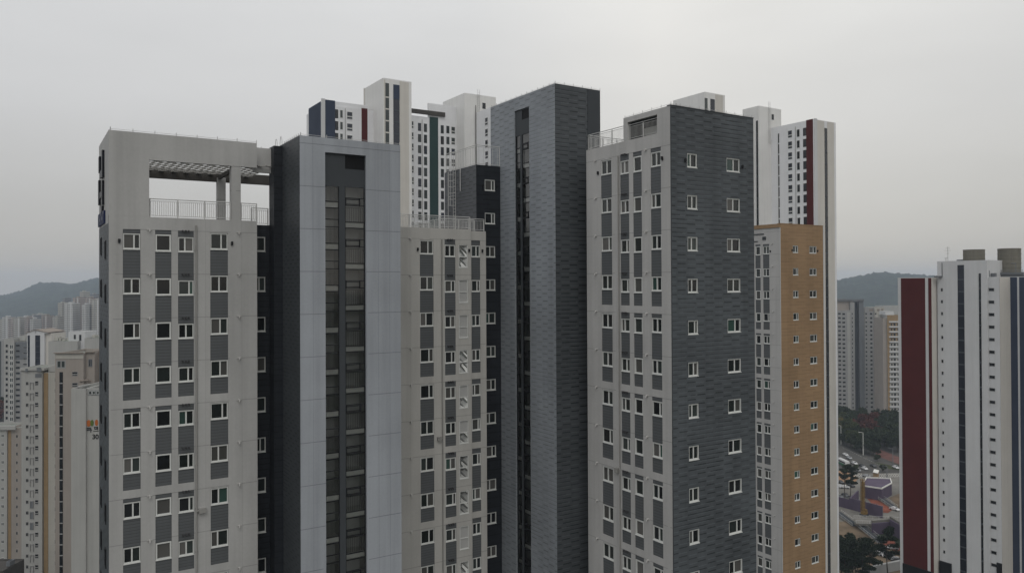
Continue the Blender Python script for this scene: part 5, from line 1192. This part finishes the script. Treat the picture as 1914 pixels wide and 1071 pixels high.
for (px, py, k, sc) in ((1562, 821, 'green', .9), (1570, 824, 'dark', .8), (1576, 829, 'dark', .8), (1583, 833, 'dark', .9), (1590, 836, 'green', .9), (1597, 840, 'dark', .9), (1604, 842, 'dark', 1.0), (1611, 845, 'dark', .9), (1619, 847, 'dark', .9), (1626, 850, 'dark', .85), (1633, 851, 'dark', .8),
                        (1568, 806, 'yellow', 1.1), (1578, 812, 'yellow', 1.2), (1574, 798, 'green', 1.1), (1585, 820, 'green', 1.1), (1594, 822, 'green', 1.0), (1588, 805, 'dark', 1.1), (1596, 808, 'red', 1.0), (1605, 826, 'dark', 1.0), (1612, 820, 'red', 1.1), (1622, 817, 'red', 1.2), (1632, 818, 'red', 1.2), (1640, 815, 'red', 1.1), (1618, 806, 'red', 1.2), (1630, 803, 'red', 1.2), (1607, 803, 'dark', 1.1), (1640, 800, 'red', 1.1), (1622, 832, 'dark', 1.0), (1632, 838, 'dark', 1.0),
                        (1645, 830, 'dark', 1.1), (1653, 834, 'dark', 1.1), (1661, 838, 'dark', 1.1), (1669, 842, 'dark', 1.0), (1677, 846, 'dark', 1.0), (1650, 815, 'dark', 1.2), (1660, 820, 'dark', 1.2), (1670, 826, 'dark', 1.2), (1680, 830, 'dark', 1.2), (1665, 806, 'dark', 1.2), (1676, 812, 'dark', 1.2), (1655, 800, 'dark', 1.1), (1566, 788, 'dark', 1.2), (1580, 790, 'dark', 1.1), (1598, 792, 'dark', 1.0), (1612, 792, 'dark', 1.0), (1645, 792, 'dark', 1.0), (1686, 800, 'dark', 1.1), (1672, 797, 'dark', 1.0)):
    belt(k, px, py, sc)
for (px, py, sc, lb) in ((1573, 1098, .92, 'large dark pine filling the bottom left of the gap by the white tower'), (1586, 1092, .8, 'dark pine in the middle of the bottom clump'), (1602, 1100, .88, 'dark pine right of the bottom clump'), (1624, 1094, .92, 'tall pine with a bare double trunk before the grey bank'), (1660, 1092, .9, 'pine with a bare trunk nearest the maroon tower'), (1578, 934, .8, 'slender pine standing at the tan plaza, left of its pair'), (1589, 930, .72, 'slender pine standing at the tan plaza, right of its pair'), (1594, 1062, .7, 'small pine behind the bottom clump'), (1560, 1060, .8, 'pine half hidden by the white tower, behind the bottom clump')):
    tree('pine', G(px, py), sc, lb)
for (px, py, sc) in ((1566, 1088, .82), (1580, 1104, .85), (1594, 1088, .78), (1610, 1106, .8), (1572, 1075, .7)):
    tree('pine', G(px, py), sc, 'dark pine merged into the clump at the bottom of the right gap', 'pines of the bottom clump')
for (px, py, sc, k, lb) in ((1650, 881, .35, 'dark', 'low dark shrub on the planted bed'), (1640, 862, .4, 'dark', 'dark shrub at the corner of the red pavement'), (1600, 883, .35, 'green', 'small green shrub at the kerb above the picket fence')):
    tree(k, G(px, py), sc, lb)
mb = MB(); wall_seg(mb, (1612, 1079), (1690, 1062), 3.2, 1.0); o = mb.build('retaining_wall', 'greywall', None); tag(o, 'grey retaining wall behind the bare pine trunks at the bottom of the gap', 'wall')
# trees at the left edge between towers
for (px, py, d, k, lb) in ((2, 786, 575, 'red', 'rusty autumn tree between the towers at the left edge'), (-6, 783, 585, 'dark', 'dark tree cut by the left edge beside the rusty one'), (6, 778, 600, 'yellow', 'yellowing tree behind the rusty one at the left edge')):
    p = at(px, py, d); tree(k, (p.x, p.y, GZ), 1.7, lb)

# ------------------------------------------------------------------ haze
mb = MB(); mb.box(-6000, 6500, -300, 6500, -40, 160); hz = mb.mesh('haze', [])
m = bpy.data.materials.new('haze_air'); m.use_nodes = True; nt = m.node_tree; nt.nodes.clear()
o_ = N(nt, 'ShaderNodeOutputMaterial'); pv = N(nt, 'ShaderNodeVolumePrincipled'); pv.inputs['Color'].default_value = (.70, .80, .95, 1); pv.inputs['Density'].default_value = 1.5e-4; pv.inputs['Anisotropy'].default_value = 0.0
nt.links.new(pv.outputs[0], o_.inputs['Volume'])
hz.materials.clear(); hz.materials.append(m)
ho = put(hz, 'haze'); ho['kind'] = 'stuff'
for ob in bpy.data.objects:
    if 'is_local' in ob: del ob['is_local']
